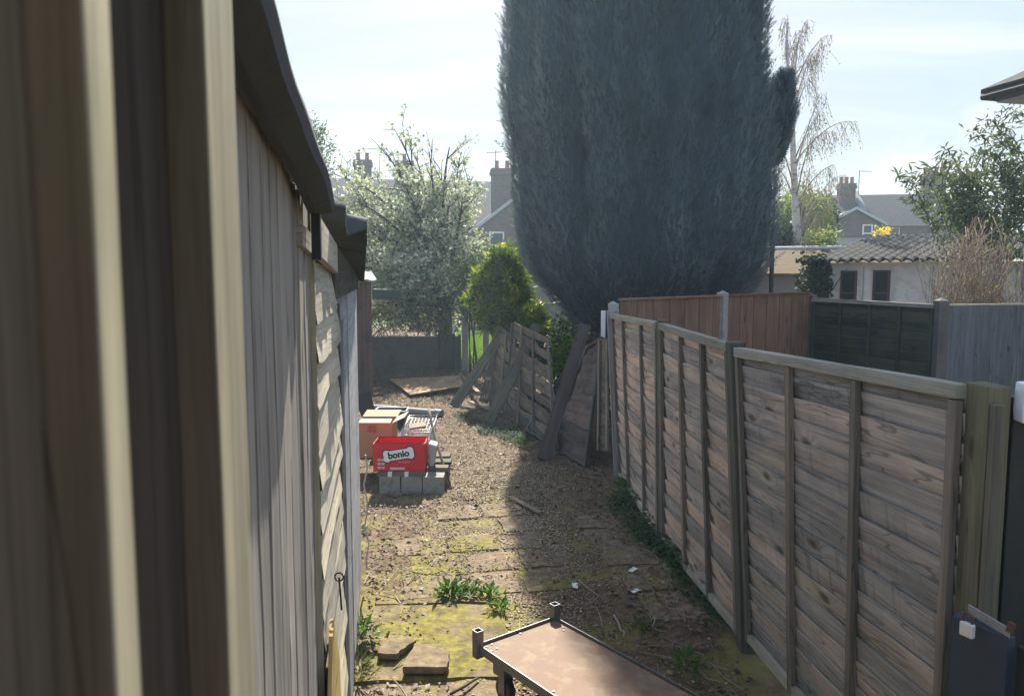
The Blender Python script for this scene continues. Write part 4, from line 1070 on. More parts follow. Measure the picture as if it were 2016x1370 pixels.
for fx in (.30, .62):
    x = lo.x + W_ * fx; mb = MB(); mb.box((x, 7.362, .2062), (x + .04, 7.405, .2075)); mb.box((x, 7.3605, .165), (x + .04, 7.362, .2075))
    tag(mb.build('paper_scrap', M['paper']), 'white paper tab under the %s of the red carton' % ('lettering' if fx < .5 else 'end nearest the hoe'), 'paper scrap', 'white paper tabs')
# brown cardboard box
bA, bB = at(703, 906, 8.0), at(774, 906, 8.0); zt2 = at(703, 832, 8.0).z
cb = thing('cardboard_box', ((bA.x + bB.x) / 2, 8.1, .206), 'orange brown cardboard box with open flaps behind the red carton', 'cardboard box')
lo2, hi2 = V(bA.x, 7.98, .206), V(bB.x, 8.34, zt2)
open_box(cb, lo2, hi2, M['card_brown'], [(V(lo2.x, 8.34, zt2), V(hi2.x, 8.34, zt2), V(.03, .12, .055)), (V(hi2.x, 7.98, zt2), V(hi2.x, 8.34, zt2), V(.13, 0, .06)), (V(lo2.x + .03, 7.98, zt2), V(hi2.x - .02, 7.98, zt2), V(0, .13, .02))], flapmat=M['card_pale'])
mb = MB(); mb.quad(V(lo2.x + .13, 7.968, zt2 - .10), V(lo2.x + .13 + .09, 7.968, zt2 - .10), V(lo2.x + .22, 7.968, zt2 - .03), V(lo2.x + .13, 7.968, zt2 - .03)); mb.v = mb.v
mb2 = MB()
for k in range(7): mb2.box((lo2.x + .12 + k * .015, 7.9675, zt2 - .045 - .012 * (k % 3)), (lo2.x + .127 + k * .015 + .006 * (k % 2), 7.969, zt2 - .03 + .008 * (k % 2)))
mb2.box((lo2.x + .12, 7.9675, zt2 - .095), (lo2.x + .22, 7.969, zt2 - .07)); mb2.build('red_print', M['print_red'], cb)
# wire basket
def basket():
    a, b = at(776, 850, 8.1), at(862, 850, 8.1); z0, z1 = .22, .49
    x0_, x1_, y0_, y1_ = a.x + .06, b.x - .10, 7.9, 8.55
    root = thing('wire_basket', ((x0_ + x1_) / 2, 8.2, .21), 'silver wire basket tipped beside the cardboard box', 'wire basket')
    tl = lambda x, y, z: V(x + .06 * (z - z0) / .4, y + .10 * (z - z0), z + .05 * (y - y0_))
    frame_, grid_ = MB(), MB()
    for z in (z0, z1):
        c = [tl(x0_, y0_, z), tl(x1_, y0_, z), tl(x1_, y1_, z), tl(x0_, y1_, z), tl(x0_, y0_, z)]
        frame_.tube(c, .006, 6)
    for x, y in ((x0_, y0_), (x1_, y0_), (x1_, y1_), (x0_, y1_)): frame_.tube([tl(x, y, z0), tl(x, y, z1 + (.05 if x == x1_ else 0))], .006, 6)
    frame_.build('frame', M['wire'], root, smooth=True)
    for i in range(1, 9):
        t = i / 9; x = x0_ + (x1_ - x0_) * t
        grid_.tube([tl(x, y0_, z1 - .02), tl(x, y0_, z0), tl(x, y1_, z0), tl(x, y1_, z1)], .0028, 5)
    for i in range(1, 12):
        y = y0_ + (y1_ - y0_) * i / 12; grid_.tube([tl(x0_, y, z1), tl(x0_, y, z0), tl(x1_, y, z0), tl(x1_, y, z1)], .0028, 5)
    for z in (.32, .42, .52): grid_.tube([tl(x0_, y0_, z), tl(x1_, y0_, z), tl(x1_, y1_, z), tl(x0_, y1_, z), tl(x0_, y0_, z)], .0028, 5)
    grid_.build('wire_mesh', M['wire'], root, smooth=True)
    sh = MB()
    for i in range(9): sh.tube([tl(x0_ + (x1_ - x0_) * i / 8, y0_ + .1, z1 - .06), tl(x0_ + (x1_ - x0_) * i / 8, y1_, z1 + .0)], .003, 5)
    for i in range(7): sh.tube([tl(x0_, y0_ + .1 + .55 * i / 6, z1 - .06 + .06 * i / 6), tl(x1_, y0_ + .1 + .55 * i / 6, z1 - .06 + .06 * i / 6)], .003, 5)
    sh.build('shelf', M['wire'], root, smooth=True)
    c = tl((x0_ + x1_) / 2 - .02, 8.22, z1 - .018)
    mb = MB(); mb.beam(c - V(.09, .03, -.004), c + V(.09, .03, .02), V(-.03, .15, .02), V(0, 0, .02)); tag(mb.build('wood_offcut', M['deck'], bevel=.003), 'small reddish wood offcut lying on the wire basket shelf', 'wood offcut')
    mb = MB(); mb.box((x0_ + .10, 8.02, .26), (x0_ + .20, 8.12, .36)); tag(mb.build('blue_tub', M['blue_plastic'], bevel=.02), 'small blue plastic tub inside the wire basket', 'tub')
    # translucent pale crate beside red box
    mb = MB(); c = V(hi.x + .02, 7.58, .205)
    mb.hexa([c, c + V(.05, 0, 0), c + V(.05, .16, 0), c + V(0, .16, 0), c + V(-.0, .0, .25), c + V(.09, .0, .22), c + V(.09, .17, .23), c + V(0, .17, .25)][::1])
    tag(mb.build('plastic_bag', M['pale_board'], bevel=.02), 'pale grey plastic bag slumped beside the red carton', 'bag')
basket()
# hoe
hp0, hp1 = gp(881, 955, .03), at(843, 802, 8.25)
hoe = thing('hoe', hp0, 'long handled rusty hoe leaning on the wire basket', 'hoe')
mb = MB(); mb.tube([hp0.lerp(hp1, t) + V(.006 * math.sin(t * 7), 0, .008 * math.sin(t * 5)) for t in np.linspace(0, 1, 9)], .014, 8); mb.build('handle', M['stickwood'], hoe, smooth=True)
mb = MB(); d = (hp1 - hp0).normalized(); mb.beam(hp0 - d * .03 + V(0, -.02, -.02), hp0 + d * .22, V(.012, .0, .0) * 7, V(0, .012, 0)); mb.build('blade', M['rust'], hoe, bevel=.003)
# pipe, trug, black sheet
pa, pb = gp(716, 801, .06), gp(868, 814, .06)
dp = thing('drain_pipe', (pa + pb) / 2 - V(0, 0, .06), 'grey plastic drain pipe lying across the path', 'pipe')
mb = MB(); mb.tube([pa, pb], .053, 20); mb.build('barrel', M['grey_pipe'], dp, smooth=False)
mb = MB(); dd = (pb - pa).normalized(); mb.tube([pb - dd * .1, pb + dd * .02], .062, 20, cap=False); mb.tube([pb + dd * .02, pb - dd * .1], .05, 20, cap=True); mb.build('collar', M['grey_pipe'], dp)
c = gp(772, 838, 0); c.z = gz(c.x, c.y)
tr = thing('trug', c, 'black rectangular tub with white rim behind the cardboard box', 'tub')
mb = MB()
mb.grid(lambda u, v: c + V(*( (lambda a, s: (s * .22 * max(-1, min(1, 1.35 * math.cos(a))), s * .16 * max(-1, min(1, 1.35 * math.sin(a))), .24 * v))(2 * math.pi * u, .8 + .2 * v))), 40, 4)
mb.grid(lambda u, v: c + V(*( (lambda a, s: (s * .215 * max(-1, min(1, 1.35 * math.cos(a))), s * .155 * max(-1, min(1, 1.35 * math.sin(a))), .01 + .23 * v))(2 * math.pi * u, .8 + .2 * v))), 40, 4, flip=True)
mb.poly([c + V(.17 * max(-1, min(1, 1.35 * math.cos(2 * math.pi * i / 40))), .125 * max(-1, min(1, 1.35 * math.sin(2 * math.pi * i / 40))), .012) for i in range(40)])
mb.build('body', M['black_plastic'], tr, smooth=False)
mb = MB(); mb.tube([c + V(.222 * max(-1, min(1, 1.35 * math.cos(2 * math.pi * i / 40))), .162 * max(-1, min(1, 1.35 * math.sin(2 * math.pi * i / 40))), .24) for i in range(41)], .011, 6); mb.build('rim', M['white_paint'], tr, smooth=True)
mb = MB(); A = at(702, 768, 9.6)
def bsheet(u, v, o_=0):
    bend = .10 * (1 - v) ** 2
    return V(at(699 + 27 * u + 14 * (1 - v), 775, 9.4).x + bend * .6 + o_, 9.4 - .25 * bend + .03 * u + o_, (at(700, 770 - 8 * u, 9.4).z - .28) * v + .22 * 1 - .0)
mb.grid(lambda u, v: bsheet(u, v), 6, 12); mb.grid(lambda u, v: bsheet(u, v, .012), 6, 12, flip=True)
tag(mb.build('bent_sheet', M['black_plastic'], smooth=True), 'bent black plastic sheet standing at the end of the painted wall', 'plastic sheet')
# plywood on the ground
mb = MB(); ps = [gp(767, 751, .03), gp(808, 782, .03), gp(915, 764, .05), gp(905, 744, .04)]
mb.prism([p + V(0, 0, .03) for p in ps], V(0, 0, .02)); tag(mb.build('plywood_sheet', M['ply']), 'warped plywood sheet lying flat on the leaf litter', 'plywood')
# wood strips on the path
for a, b, w, lab in ((gp(1005, 977, .03), gp(1064, 1009, .03), .045, 'longer wood strip lying on the path'), (gp(1024, 977, .05), gp(1045, 984, .05), .06, 'short wood strip lying beside the longer one'), (gp(1052, 987, .02), gp(1068, 991, .02), .02, 'thin splinter of wood lying by the strips')):
    plank(a, b, w, .014, M['stickwood'], lab, 'wood_strip', 'wood strip', 'wood strips on the path', V(0, 0, 1))
# broken slabs in the foreground
def broken(pts, th, tilt, lab):
    mb = MB(); q = [gp(*p) for p in pts]; c = sum(q, V(0, 0, 0)) / len(q)
    ring = []
    for i in range(len(q)):
        for k in range(4):
            p = q[i].lerp(q[(i + 1) % len(q)], k / 4) + V(random.uniform(-.008, .008), random.uniform(-.008, .008), 0); ring.append(p + V(0, 0, .028 + tilt * (p.y - c.y)))
    mb.prism(ring, V(0, 0, th), .15); tag(mb.build('slab_fragment', M['slab'], bevel=.004), lab, 'broken slab', 'broken slabs on the concrete pad')
broken(((742, 1308), (752, 1262), (797, 1268), (820, 1278), (790, 1302), (778, 1310)), .035, -.05, 'pointed broken slab piece nearest the wall')
broken(((793, 1338), (818, 1283), (872, 1290), (884, 1305), (881, 1340)), .04, -.06, 'squarish mossy slab piece next to the trolley')
broken(((708, 1285), (712, 1262), (732, 1258), (742, 1285), (735, 1298)), .03, .1, 'small dark slab chip against the wall foot')
for (px, py), lab in zip(((1132, 1158), (1252, 1170), (1246, 1130)), ('crumpled white wrapper on the shaded gravel', 'flat pale plastic label lying by the ivy', 'small grey crumpled cup near the fence')):
    c = gp(px, py); c.z = gz(c.x, c.y) + .012; mb = MB(); a = random.uniform(0, 3); s = V(math.cos(a), math.sin(a), 0)
    mb.grid(lambda u, v: c + s * (u - .5) * .085 + V(-s.y, s.x, 0) * (v - .5) * .04 + V(0, 0, .016 * float(fbm(u * 4, v * 3, px, 5, 2))), 6, 4)
    mb.grid(lambda u, v: c + s * (u - .5) * .085 + V(-s.y, s.x, 0) * (v - .5) * .04 + V(0, 0, .016 * float(fbm(u * 4, v * 3, px, 5, 2)) - .002), 6, 4, flip=True)
    tag(mb.build('litter_scrap', M['paper']), lab, 'litter', 'litter on the path')
for pts, lab in (([(1208, 1210), (1218, 1226), (1222, 1240), (1230, 1244), (1226, 1256)], 'pale bent root lying in the shade by the trolley'), ([(886, 1366), (915, 1350), (942, 1332)], 'dark stick lying beside the trolley wheel')):
    mb = MB(); mb.tube([gp(x, y, .03 + .01 * (i % 2)) for i, (x, y) in enumerate(pts)], [.007, .008, .007, .006, .004][:len(pts)], 6)
    tag(mb.build('loose_stick', M['deadwood'] if pts[0][0] > 1000 else M['bark'], smooth=True), lab, 'stick', 'single sticks near the trolley')

# ------------------------------------------------------------------ padlocked gate, near right
gA, gB = at(1882, 1207, 2.18), at(2000, 1266, 2.02); zg = gA.z
gd = (V(gB.x, gB.y, 0) - V(gA.x, gA.y, 0)).normalized(); gn = V(0, 0, 1).cross(gd); gn = -gn if gn.x > 0 else gn
gate = thing('steel_gate', V(gB.x, gB.y, 0), 'dark blue steel gate leaf with hasp beside the timber gate post', 'gate')
mb = MB(); mb.beam(V(gA.x, gA.y, .0), V(gA.x, gA.y, zg), gd * .001, gn * .001); mb = MB()
cA, cB = V(gA.x, gA.y, 0), V(gA.x, gA.y, 0) + gd * .165
mb.beam((cA + cB) / 2 + V(0, 0, .05), (cA + cB) / 2 + V(0, 0, zg), (cB - cA), gn * .035); mb.build('lock_stile', M['gate_blue'], gate, bevel=.003)
mb = MB(); cC = cB + gd * .95; mb.beam((cB + cC) / 2 + V(.004, 0, .05) - gn * .03, (cB + cC) / 2 + V(.004, 0, zg - .03) - gn * .03, (cC - cB), gn * .02); mb.build('sheet', M['gate_dark'], gate)
mb = MB(); h0, h1 = at(1906, 1197, 2.16), at(1988, 1246, 2.02)
mb.beam(h0, h1, V(0, 0, .028), gn * .006); mb.build('hasp', M['galv'], gate, bevel=.002)
pk = at(1990, 1235, 2.02); mb = MB(); mb.tube([pk + V(-.004, 0, -.012), pk + V(.004, 0, .014)], .010, 8); mb.build('pin', M['rust'], gate)
kc = at(1918, 1234, 2.10) + gn * .03
pl = thing('padlock', kc, 'small white padlock with rusty shackle hanging from the hasp', 'padlock')
mb = MB(); mb.beam(kc - V(0, 0, .022) , kc + V(0, 0, .020), gd * .040, gn * .018); mb.build('body', M['padlock'], pl, bevel=.005)
mb = MB(); mb.tube([kc + V(0, 0, .015) + gd * (-.013)] + [kc + V(0, 0, .032 + .014 * math.sin(a)) + gd * (-.013 * math.cos(a)) for a in np.linspace(0, math.pi, 8)] + [kc + V(0, 0, .015) + gd * .013], .0035, 8); mb.build('shackle', M['rust'], pl, smooth=True)
# strip nailed to post + dark post behind + white post end
mb = MB(); sp0 = at(1966, 797, 2.36); mb.beam(V(sp0.x, 2.362, .2), V(sp0.x, 2.362, sp0.z), V(.034, 0, 0), V(0, .028, 0), segs=6, jit=.001)
tag(mb.build('gate_stop', M['prop'], bevel=.002), 'narrow grey gate stop batten fixed to the green post', 'batten')
mb = MB(); p = at(2006, 780, 2.33); mb.box((1.60, 2.40, 0), (1.84, 2.48, 1.76), axis=2)
tag(mb.build('steel_post', M['gate_dark'], bevel=.004), 'dark steel gate upright beside the green timber post', 'gate upright')
p = at(2014, 790, 2.37); mb = MB(); mb.beam(V(p.x + .03, p.y, p.z - .065), V(p.x + .03, p.y, p.z + .06), V(.085, 0, 0), V(0, .05, 0), segs=3, jit=.002)
tag(mb.build('white_block', M['white_paint'], bevel=.004), 'white painted block fixed on the dark gate upright', 'block')

# ------------------------------------------------------------------ trees and plants
def npv(v): return np.array([v[0], v[1], v[2]], float)
def cypress():
    Yd = 12.6
    prof = [(0, 980, 1520), (60, 978, 1514), (120, 978, 1514), (180, 975, 1520), (240, 978, 1526), (290, 990, 1522), (340, 1002, 1520), (400, 1006, 1520), (460, 1010, 1516), (510, 1020, 1508), (550, 1042, 1492), (590, 1078, 1462), (620, 1110, 1425), (650, 1145, 1370)]
    zs_ = []; cs = []; rs_ = []
    for py, l, r in prof:
        a, b = at(l, py, Yd), at(r, py, Yd); zs_.append(a.z); cs.append((a.x + b.x) / 2); rs_.append((b.x - a.x) / 2 * .945)
    zs_ = np.array(zs_)[::-1]; cs = np.array(cs)[::-1]; rs_ = np.array(rs_)[::-1]
    zs_ = np.concatenate([[.85], zs_, [7.6, 9.0, 10.5, 12.0, 13.3, 14.0]]); cs = np.concatenate([[cs[0] + .05], cs, [2.08, 2.08, 2.1, 2.1, 2.1, 2.1]]); rs_ = np.concatenate([[rs_[0] * .6], rs_, [2.12, 1.88, 1.55, 1.1, .6, .12]])
    root = thing('cypress_tree', (2.05, Yd, 0), 'huge dense dark blue green conifer towering over the brown fence', 'tree')
    rng = np.random.RandomState(5)
    def R_(z, th): 
        base = np.interp(z, zs_, rs_)
        lob = (fbm(np.cos(th) * 2.0 + 5, np.sin(th) * 2.0 + 5, z * .35, 11, 3) - .5)
        flut = (fbm(np.cos(th) * 7 + 9, np.sin(th) * 7 + 9, z * .55, 17, 3) - .5)
        side = np.abs(np.sin(th))          # keep silhouette (th=0,pi) close to the profile
        return base * (1 + lob * .26 * (.25 + .75 * side) + flut * .30 * (.22 + .78 * side))
    # core
    nt, nz = 72, 60
    Z = np.linspace(.9, 13.9, nz); TH = np.linspace(0, 2 * np.pi, nt, endpoint=False)
    zz_, tt = np.meshgrid(Z, TH, indexing='ij')
    rr = R_(zz_, tt) * .965 - .03
    rr = np.maximum(rr, .03)
    ccx = np.interp(zz_, zs_, cs)
    P = np.stack([ccx + rr * np.cos(tt), Yd + rr * np.sin(tt), zz_ + .05], -1).reshape(-1, 3)
    idx = np.arange(nz * nt).reshape(nz, nt)
    q = np.stack([idx[:-1], np.roll(idx, -1, 1)[:-1], np.roll(idx, -1, 1)[1:], idx[1:]], -1).reshape(-1, 4)
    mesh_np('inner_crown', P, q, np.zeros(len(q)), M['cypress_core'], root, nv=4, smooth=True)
    # sprays
    N = 104000
    z = rng.uniform(.85, 13.9, N); th = rng.uniform(0, 2 * np.pi, N)
    front = (np.sin(th) < .35)
    keep = (rng.uniform(0, 1, N) < np.where(front, 1.0, .45)) & (rng.uniform(0, 1, N) < np.interp(z, zs_, rs_) / 2.4 + .1) & (rng.uniform(0, 1, N) < np.where(z > 7.2, .6, 1))
    z, th = z[keep], th[keep]; n = len(z)
    dep = rng.uniform(0, 1, n) ** 1.6 * .20
    r = R_(z, th) - dep
    out_ = np.stack([np.cos(th), np.sin(th), np.zeros(n)], 1)
    P = np.stack([np.interp(z, zs_, cs) + r * np.cos(th), Yd + r * np.sin(th), z], 1)
    lowf = np.clip((2.6 - z) / 1.6, 0, 1)
    d = out_ * (rng.uniform(.15, .55, n) + .55 * lowf)[:, None] + np.array([0, 0, 1.0]) * (rng.uniform(.55, 1.0, n) - .55 * lowf)[:, None] + rng.normal(0, .22, (n, 3))
    nr = out_ + rng.normal(0, .7, (n, 3))
    S = rng.uniform(.07, .155, n); S3 = np.stack([S * rng.uniform(.5, .85, n), S, S], 1)
    clump = fbm(np.cos(th) * 6 + 3, np.sin(th) * 6 + 3, z * 1.1, 29, 3)
    clump2 = fbm(np.cos(th) * 7 + 9, np.sin(th) * 7 + 9, z * .55, 17, 3)
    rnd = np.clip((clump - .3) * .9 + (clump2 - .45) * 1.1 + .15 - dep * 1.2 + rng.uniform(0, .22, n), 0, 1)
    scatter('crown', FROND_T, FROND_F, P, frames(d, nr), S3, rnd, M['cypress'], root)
    # stray longer shoots breaking the outline
    n = 260; z = rng.uniform(1.2, 11, n); th = rng.uniform(0, 2 * np.pi, n); r = R_(z, th) + rng.uniform(-.02, .05, n)
    P = np.stack([np.interp(z, zs_, cs) + r * np.cos(th), Yd + r * np.sin(th), z], 1)
    d = np.stack([np.cos(th) * .5, np.sin(th) * .5, rng.uniform(.5, 1.2, n)], 1) + rng.normal(0, .2, (n, 3))
    S = rng.uniform(.2, .34, n); scatter('stray_shoots', FROND_T, FROND_F, P, frames(d, rng.normal(0, 1, (n, 3))), np.stack([S * .5, S, S], 1), rng.uniform(.1, .8, n), M['cypress'], root)
    # side spire on the right
    n = 2600; t = rng.uniform(0, 1, n); a = rng.uniform(0, 2 * np.pi, n); b0, b1 = npv(at(1516, 330, Yd - .3)), npv(at(1546, 150, Yd - .3))
    rad = .26 * np.sin(np.pi * np.clip(t * .85 + .12, 0, 1)) ** .7 * rng.uniform(0, 1, n) ** .5
    P = b0 + (b1 - b0) * t[:, None] + np.stack([np.cos(a) * rad, np.sin(a) * rad, 0 * a], 1)
    d = np.stack([np.cos(a) * .35, np.sin(a) * .35, np.ones(n)], 1) + rng.normal(0, .2, (n, 3))
    scatter('side_spire', FROND_T, FROND_F, P, frames(d, rng.normal(0, 1, (n, 3))), rng.uniform(.08, .18, n), rng.uniform(0, .6, n), M['cypress'], root)
    mb = MB(); mb.tube([(1.2, 12.1, -.1), (1.3, 12.25, .6), (1.6, 12.5, 1.3), (1.9, 12.6, 2.2)], [.24, .20, .19, .17], 12)
    mb.tube([(2.1, 12.6, -.1), (2.1, 12.6, 2.0), (2.05, 12.6, 6)], [.33, .28, .2], 12); mb.build('trunk', M['red_bark'], root, smooth=True)
    mb = MB()
    for i in range(16):
        zz0 = random.uniform(.5, 1.5); a = random.uniform(3.4, 6.0); l = random.uniform(.8, 1.8)
        p = V(1.8, 12.5, zz0); mb.tube([p, p + V(math.cos(a) * l * .6, math.sin(a) * l * .6, .05), p + V(math.cos(a) * l, math.sin(a) * l, .35)], [.035, .025, .01], 6)
    mb.build('limb', M['red_bark'], root, smooth=True)
cypress()

def bez(a, b, c, n):
    return [a * (1 - t) ** 2 + b * 2 * t * (1 - t) + c * t * t for t in np.linspace(0, 1, n)]
def branchy(root, base, trunk_top, targets, r0, mat, sub=5, sublen=.7, trunk_name='trunk', lift=.25, twig_r=.006, tsub=0, rng=random):
    """trunk, limbs to targets, twigs on the limbs; returns twig sample points and directions"""
    tm = MB(); base, trunk_top = Vector(base), Vector(trunk_top)
    mid = base.lerp(trunk_top, .5) + V(rng.uniform(-.08, .08), rng.uniform(-.08, .08), 0)
    tp = bez(base, mid, trunk_top, 8)
    tm.tube(tp, [r0 * (1 - .45 * i / 7) for i in range(8)], 9)
    tm.build(trunk_name, mat, root, smooth=True)
    lm = MB(); pts = []
    for T in targets:
        T = Vector(T); s = tp[rng.randint(4, 7)]
        ctrl = s.lerp(T, .45) + V(rng.uniform(-.2, .2), rng.uniform(-.2, .2), lift * (T - s).length)
        L = bez(s, ctrl, T, 9); rr = r0 * rng.uniform(.22, .42)
        lm.tube(L, [max(rr * (1 - i / 9.5), twig_r) for i in range(9)], 6)
        for k in range(sub):
            i = rng.randint(2, 7); p = L[i]; d = (L[i + 1] - L[i]).normalized()
            dv = (d * .8 + V(rng.gauss(0, .7), rng.gauss(0, .7), rng.gauss(.25, .5))).normalized(); l = sublen * rng.uniform(.5, 1.2)
            e = p + dv * l; c2 = p.lerp(e, .5) + V(0, 0, rng.uniform(-.05, .12) * l)
            Q = bez(p, c2, e, 5); lm.tube(Q, [max(twig_r * 2.0 * (1 - j / 5), twig_r * .5) for j in range(5)], 4)
            pts += [(Q[j], dv) for j in range(1, 5)]
            for _ in range(tsub):
                q = Q[rng.randint(1, 4)]; dv2 = (dv + V(rng.gauss(0, .7), rng.gauss(0, .7), rng.gauss(.2, .5))).normalized(); e2 = q + dv2 * l * rng.uniform(.3, .7)
                lm.tube([q, q.lerp(e2, .5) + V(0, 0, .02), e2], [twig_r, twig_r * .7, twig_r * .35], 4)
                pts += [(q.lerp(e2, f_), dv2) for f_ in (.35, .7, 1.0)]
        pts += [(L[i], (L[i] - L[i - 1]).normalized()) for i in range(3, 9)]
    lm.build('limb', mat, root, smooth=True)
    return pts
def leaves_at(name, root, pts, per, spread, size, mat, up=.2, asp=.5, rng=None, rbias=0., drop=0.0, tmpl=None):
    rng = rng or np.random.RandomState(1)
    P = np.array([npv(p) for p, d in pts]); D = np.array([npv(d) for p, d in pts])
    P = np.repeat(P, per, 0); D = np.repeat(D, per, 0); n = len(P)
    P = P + rng.normal(0, spread, (n, 3))
    d = D * .5 + rng.normal(0, .8, (n, 3)) + np.array([0, 0, up - drop])
    S = rng.uniform(size * .6, size * 1.35, n); S3 = np.stack([S * asp, S, S], 1)
    T_, F_ = tmpl or (LEAF_T, LEAF_F)
    return scatter(name, T_, F_, P, frames(d, rng.normal(0, 1, (n, 3)) + np.array([0, 0, .8])), S3, np.clip(rng.uniform(0, 1, n) + rbias, 0, 1), mat, root)

def blossom_tree():
    Yd = 18.6
    b = at(872, 700, Yd); b.z = 0
    root = thing('blossom_tree', b, 'wide spreading tree covered in white spring blossom behind the low wall', 'tree')
    rng = random.Random(3); T = []
    for _ in range(64):
        px = rng.uniform(630, 935); py = rng.uniform(340, 640)
        if px < 720 and py > 560: py = rng.uniform(350, 540)
        if py < 345 + 30 * abs(px - 790) / 130: py += 45
        T.append(at(px, py, Yd + rng.uniform(-1.6, 1.6)))
    for px, py in ((790, 275), (885, 290), (905, 310), (845, 300), (930, 350), (760, 300), (700, 340), (650, 340), (870, 320), (815, 300)): T.append(at(px, py, Yd + rng.uniform(-.8, .8)))
    pts = branchy(root, b, at(878, 560, Yd), T, .20, M['blossom_bark'], 9, .75, twig_r=.009, tsub=2, rng=rng)
    pts2 = [q for q in pts if q[0].z < at(800, 335, Yd).z or rng.random() < .3]
    P5 = [(0, 0, 0), (-.5, .5, .1), (.5, .5, .1), (0, 1, 0), (-.9, .2, .3), (.9, .2, .3), (.1, .3, .7)]
    F5 = [(0, 2, 1), (1, 2, 3), (0, 1, 4), (0, 5, 2), (0, 6, 2), (1, 0, 6)]
    leaves_at('blossom', root, pts2, 4, .06, .064, M['blossom'], .1, .9, np.random.RandomState(4), tmpl=(P5, F5))
    # low tangle of arching stems over the wall
    mb = MB()
    for i in range(70):
        a = at(rng.uniform(700, 890), rng.uniform(640, 690), 17.9 + rng.uniform(0, 1)); e = a + V(rng.uniform(-.9, .9), rng.uniform(-.5, .3), rng.uniform(-.1, .9))
        mb.tube(bez(a, a.lerp(e, .5) + V(0, 0, .35), e, 6), [.012, .011, .009, .008, .006, .004], 4)
    t2 = tag(mb.build('bramble_stem', M['tan_stem']), None)
    o = thing('bramble_bush', at(790, 690, 17.9), 'tangle of arching bare stems and pale leaves over the low wall', 'bush')
    t2.parent = o; t2.matrix_parent_inverse = PINV[o.name]; t2.name = 'stems'
    pts = []
    for _ in range(900):
        pts.append((at(rng.uniform(722, 890), rng.gauss(625, 22), 17.9 + rng.uniform(-.2, 1.2)), V(rng.gauss(0, 1), rng.gauss(0, 1), .3)))
    leaves_at('leaves', o, pts, 3, .05, .07, M['bramble'], 0, .55, np.random.RandomState(8))
blossom_tree()

def bush(name, label, cat, px0, px1, py0, py1, Yd, depth, n, per, size, mat, stem_mat, up=.3, asp=.5, spread=.1, shape=1.0, seed=1, group=None, stems=14, base=None, clump=1.0, droop=0., tmpl=None, zb=0.0, stem_r=.016, lobes=None):
    rng = random.Random(seed); nr = np.random.RandomState(seed)
    c0, c1 = at((px0 + px1) / 2, py1, Yd), at((px0 + px1) / 2, py0, Yd)
    bx = base if base is not None else c0.x
    root = thing(name, V(bx, Yd, zb), label, cat, group)
    hw = (at(px1, py1, Yd).x - at(px0, py1, Yd).x) / 2; cz = (c0.z + c1.z) / 2; hh = (c1.z - c0.z) / 2
    cx = (at(px0, (py0 + py1) / 2, Yd).x + at(px1, (py0 + py1) / 2, Yd).x) / 2
    centers = []
    while len(centers) < n:
        v = nr.normal(0, 1, 3); v /= np.linalg.norm(v); r = nr.uniform(.35, 1.0) ** .45
        r *= 1 - .38 * clump * float(fbm(v[0] * 2 + 9, v[1] * 2 + 9, v[2] * 2, seed, 3))
        if lobes:
            lx, ly, lw, lh = lobes[rng.randrange(len(lobes))]; pc = at(lx, ly, Yd); kx = lw / FPX * Yd; kz = lh / FPX * Yd
            centers.append(V(pc.x + v[0] * r * kx, Yd + v[1] * r * depth * .8, pc.z + v[2] * r * kz)); continue
        centers.append(V(cx + v[0] * r * hw, Yd + v[1] * r * depth, cz + v[2] * r * hh))
    mb = MB()
    for i in range(stems):
        e = centers[rng.randrange(len(centers))]; s = V(bx + rng.uniform(-.12, .12), Yd + rng.uniform(-.12, .12), zb)
        mb.tube(bez(s, V(s.x * .6 + e.x * .4, s.y * .6 + e.y * .4, e.z * .7 + s.z * .3), e, 7), [stem_r * (1 - j / 9) for j in range(7)], 5)
    mb.build('stems', stem_mat, root, smooth=True)
    pts = [(c, (c - V(cx, Yd, cz)).normalized() + V(0, 0, .2)) for c in centers]
    leaves_at('foliage', root, pts, per, spread, size, mat, up, asp, nr, drop=droop, tmpl=tmpl)
    return root
WH_T = []; WH_F = []
for i in range(5):
    a = 2 * math.pi * i / 5; o = len(WH_T)
    WH_T += [(0, 0, 0), (.5 * math.cos(a) - .13 * math.sin(a), .45, .5 * math.sin(a) + .13 * math.cos(a)), (.5 * math.cos(a) + .13 * math.sin(a), .45, .5 * math.sin(a) - .13 * math.cos(a)), (.75 * math.cos(a), .8, .75 * math.sin(a))]
    WH_F += [(o, o + 1, o + 2), (o + 1, o + 3, o + 2)]
WHORL = (WH_T, WH_F)
bush('golden_bush', 'bright yellow green bush growing against the big conifer', 'bush', 930, 1058, 482, 655, 13.3, .6, 520, 12, .12, M['golden'], M['bark'], seed=2, tmpl=WHORL, asp=1.0, spread=.08, clump=1.0, base=at(1000, 700, 13.3).x, lobes=[(992, 524, 26, 30), (966, 555, 28, 30), (1002, 556, 26, 36), (950, 588, 19, 16), (978, 604, 36, 30), (1018, 596, 22, 34), (1046, 630, 20, 22), (990, 632, 26, 16)])
bush('golden_sprig', 'small green bush sprig low beside the conifer trunk', 'bush', 1028, 1068, 606, 652, 12.4, .2, 90, 9, .07, M['golden'], M['bark'], seed=12, tmpl=WHORL, asp=1.0, spread=.06, stems=5)
bush('grey_shrub', 'loose grey green shrub behind the golden bush', 'shrub', 898, 966, 490, 640, 16.2, .6, 260, 12, .075, M['grey_green'], M['bark'], seed=6, spread=.12, stems=5)
bush('ivy_shrub', 'dark leafy shrub showing through the broken fence', 'shrub', 1085, 1140, 650, 780, 11.6, .3, 130, 10, .08, M['golden'], M['bark'], seed=15, spread=.1)
bush('undergrowth', 'dark leafy undergrowth behind the collapsed panels', 'shrub', 1000, 1200, 628, 740, 13.9, .5, 420, 10, .09, M['dark_leaf'], M['bark'], seed=16, spread=.12)
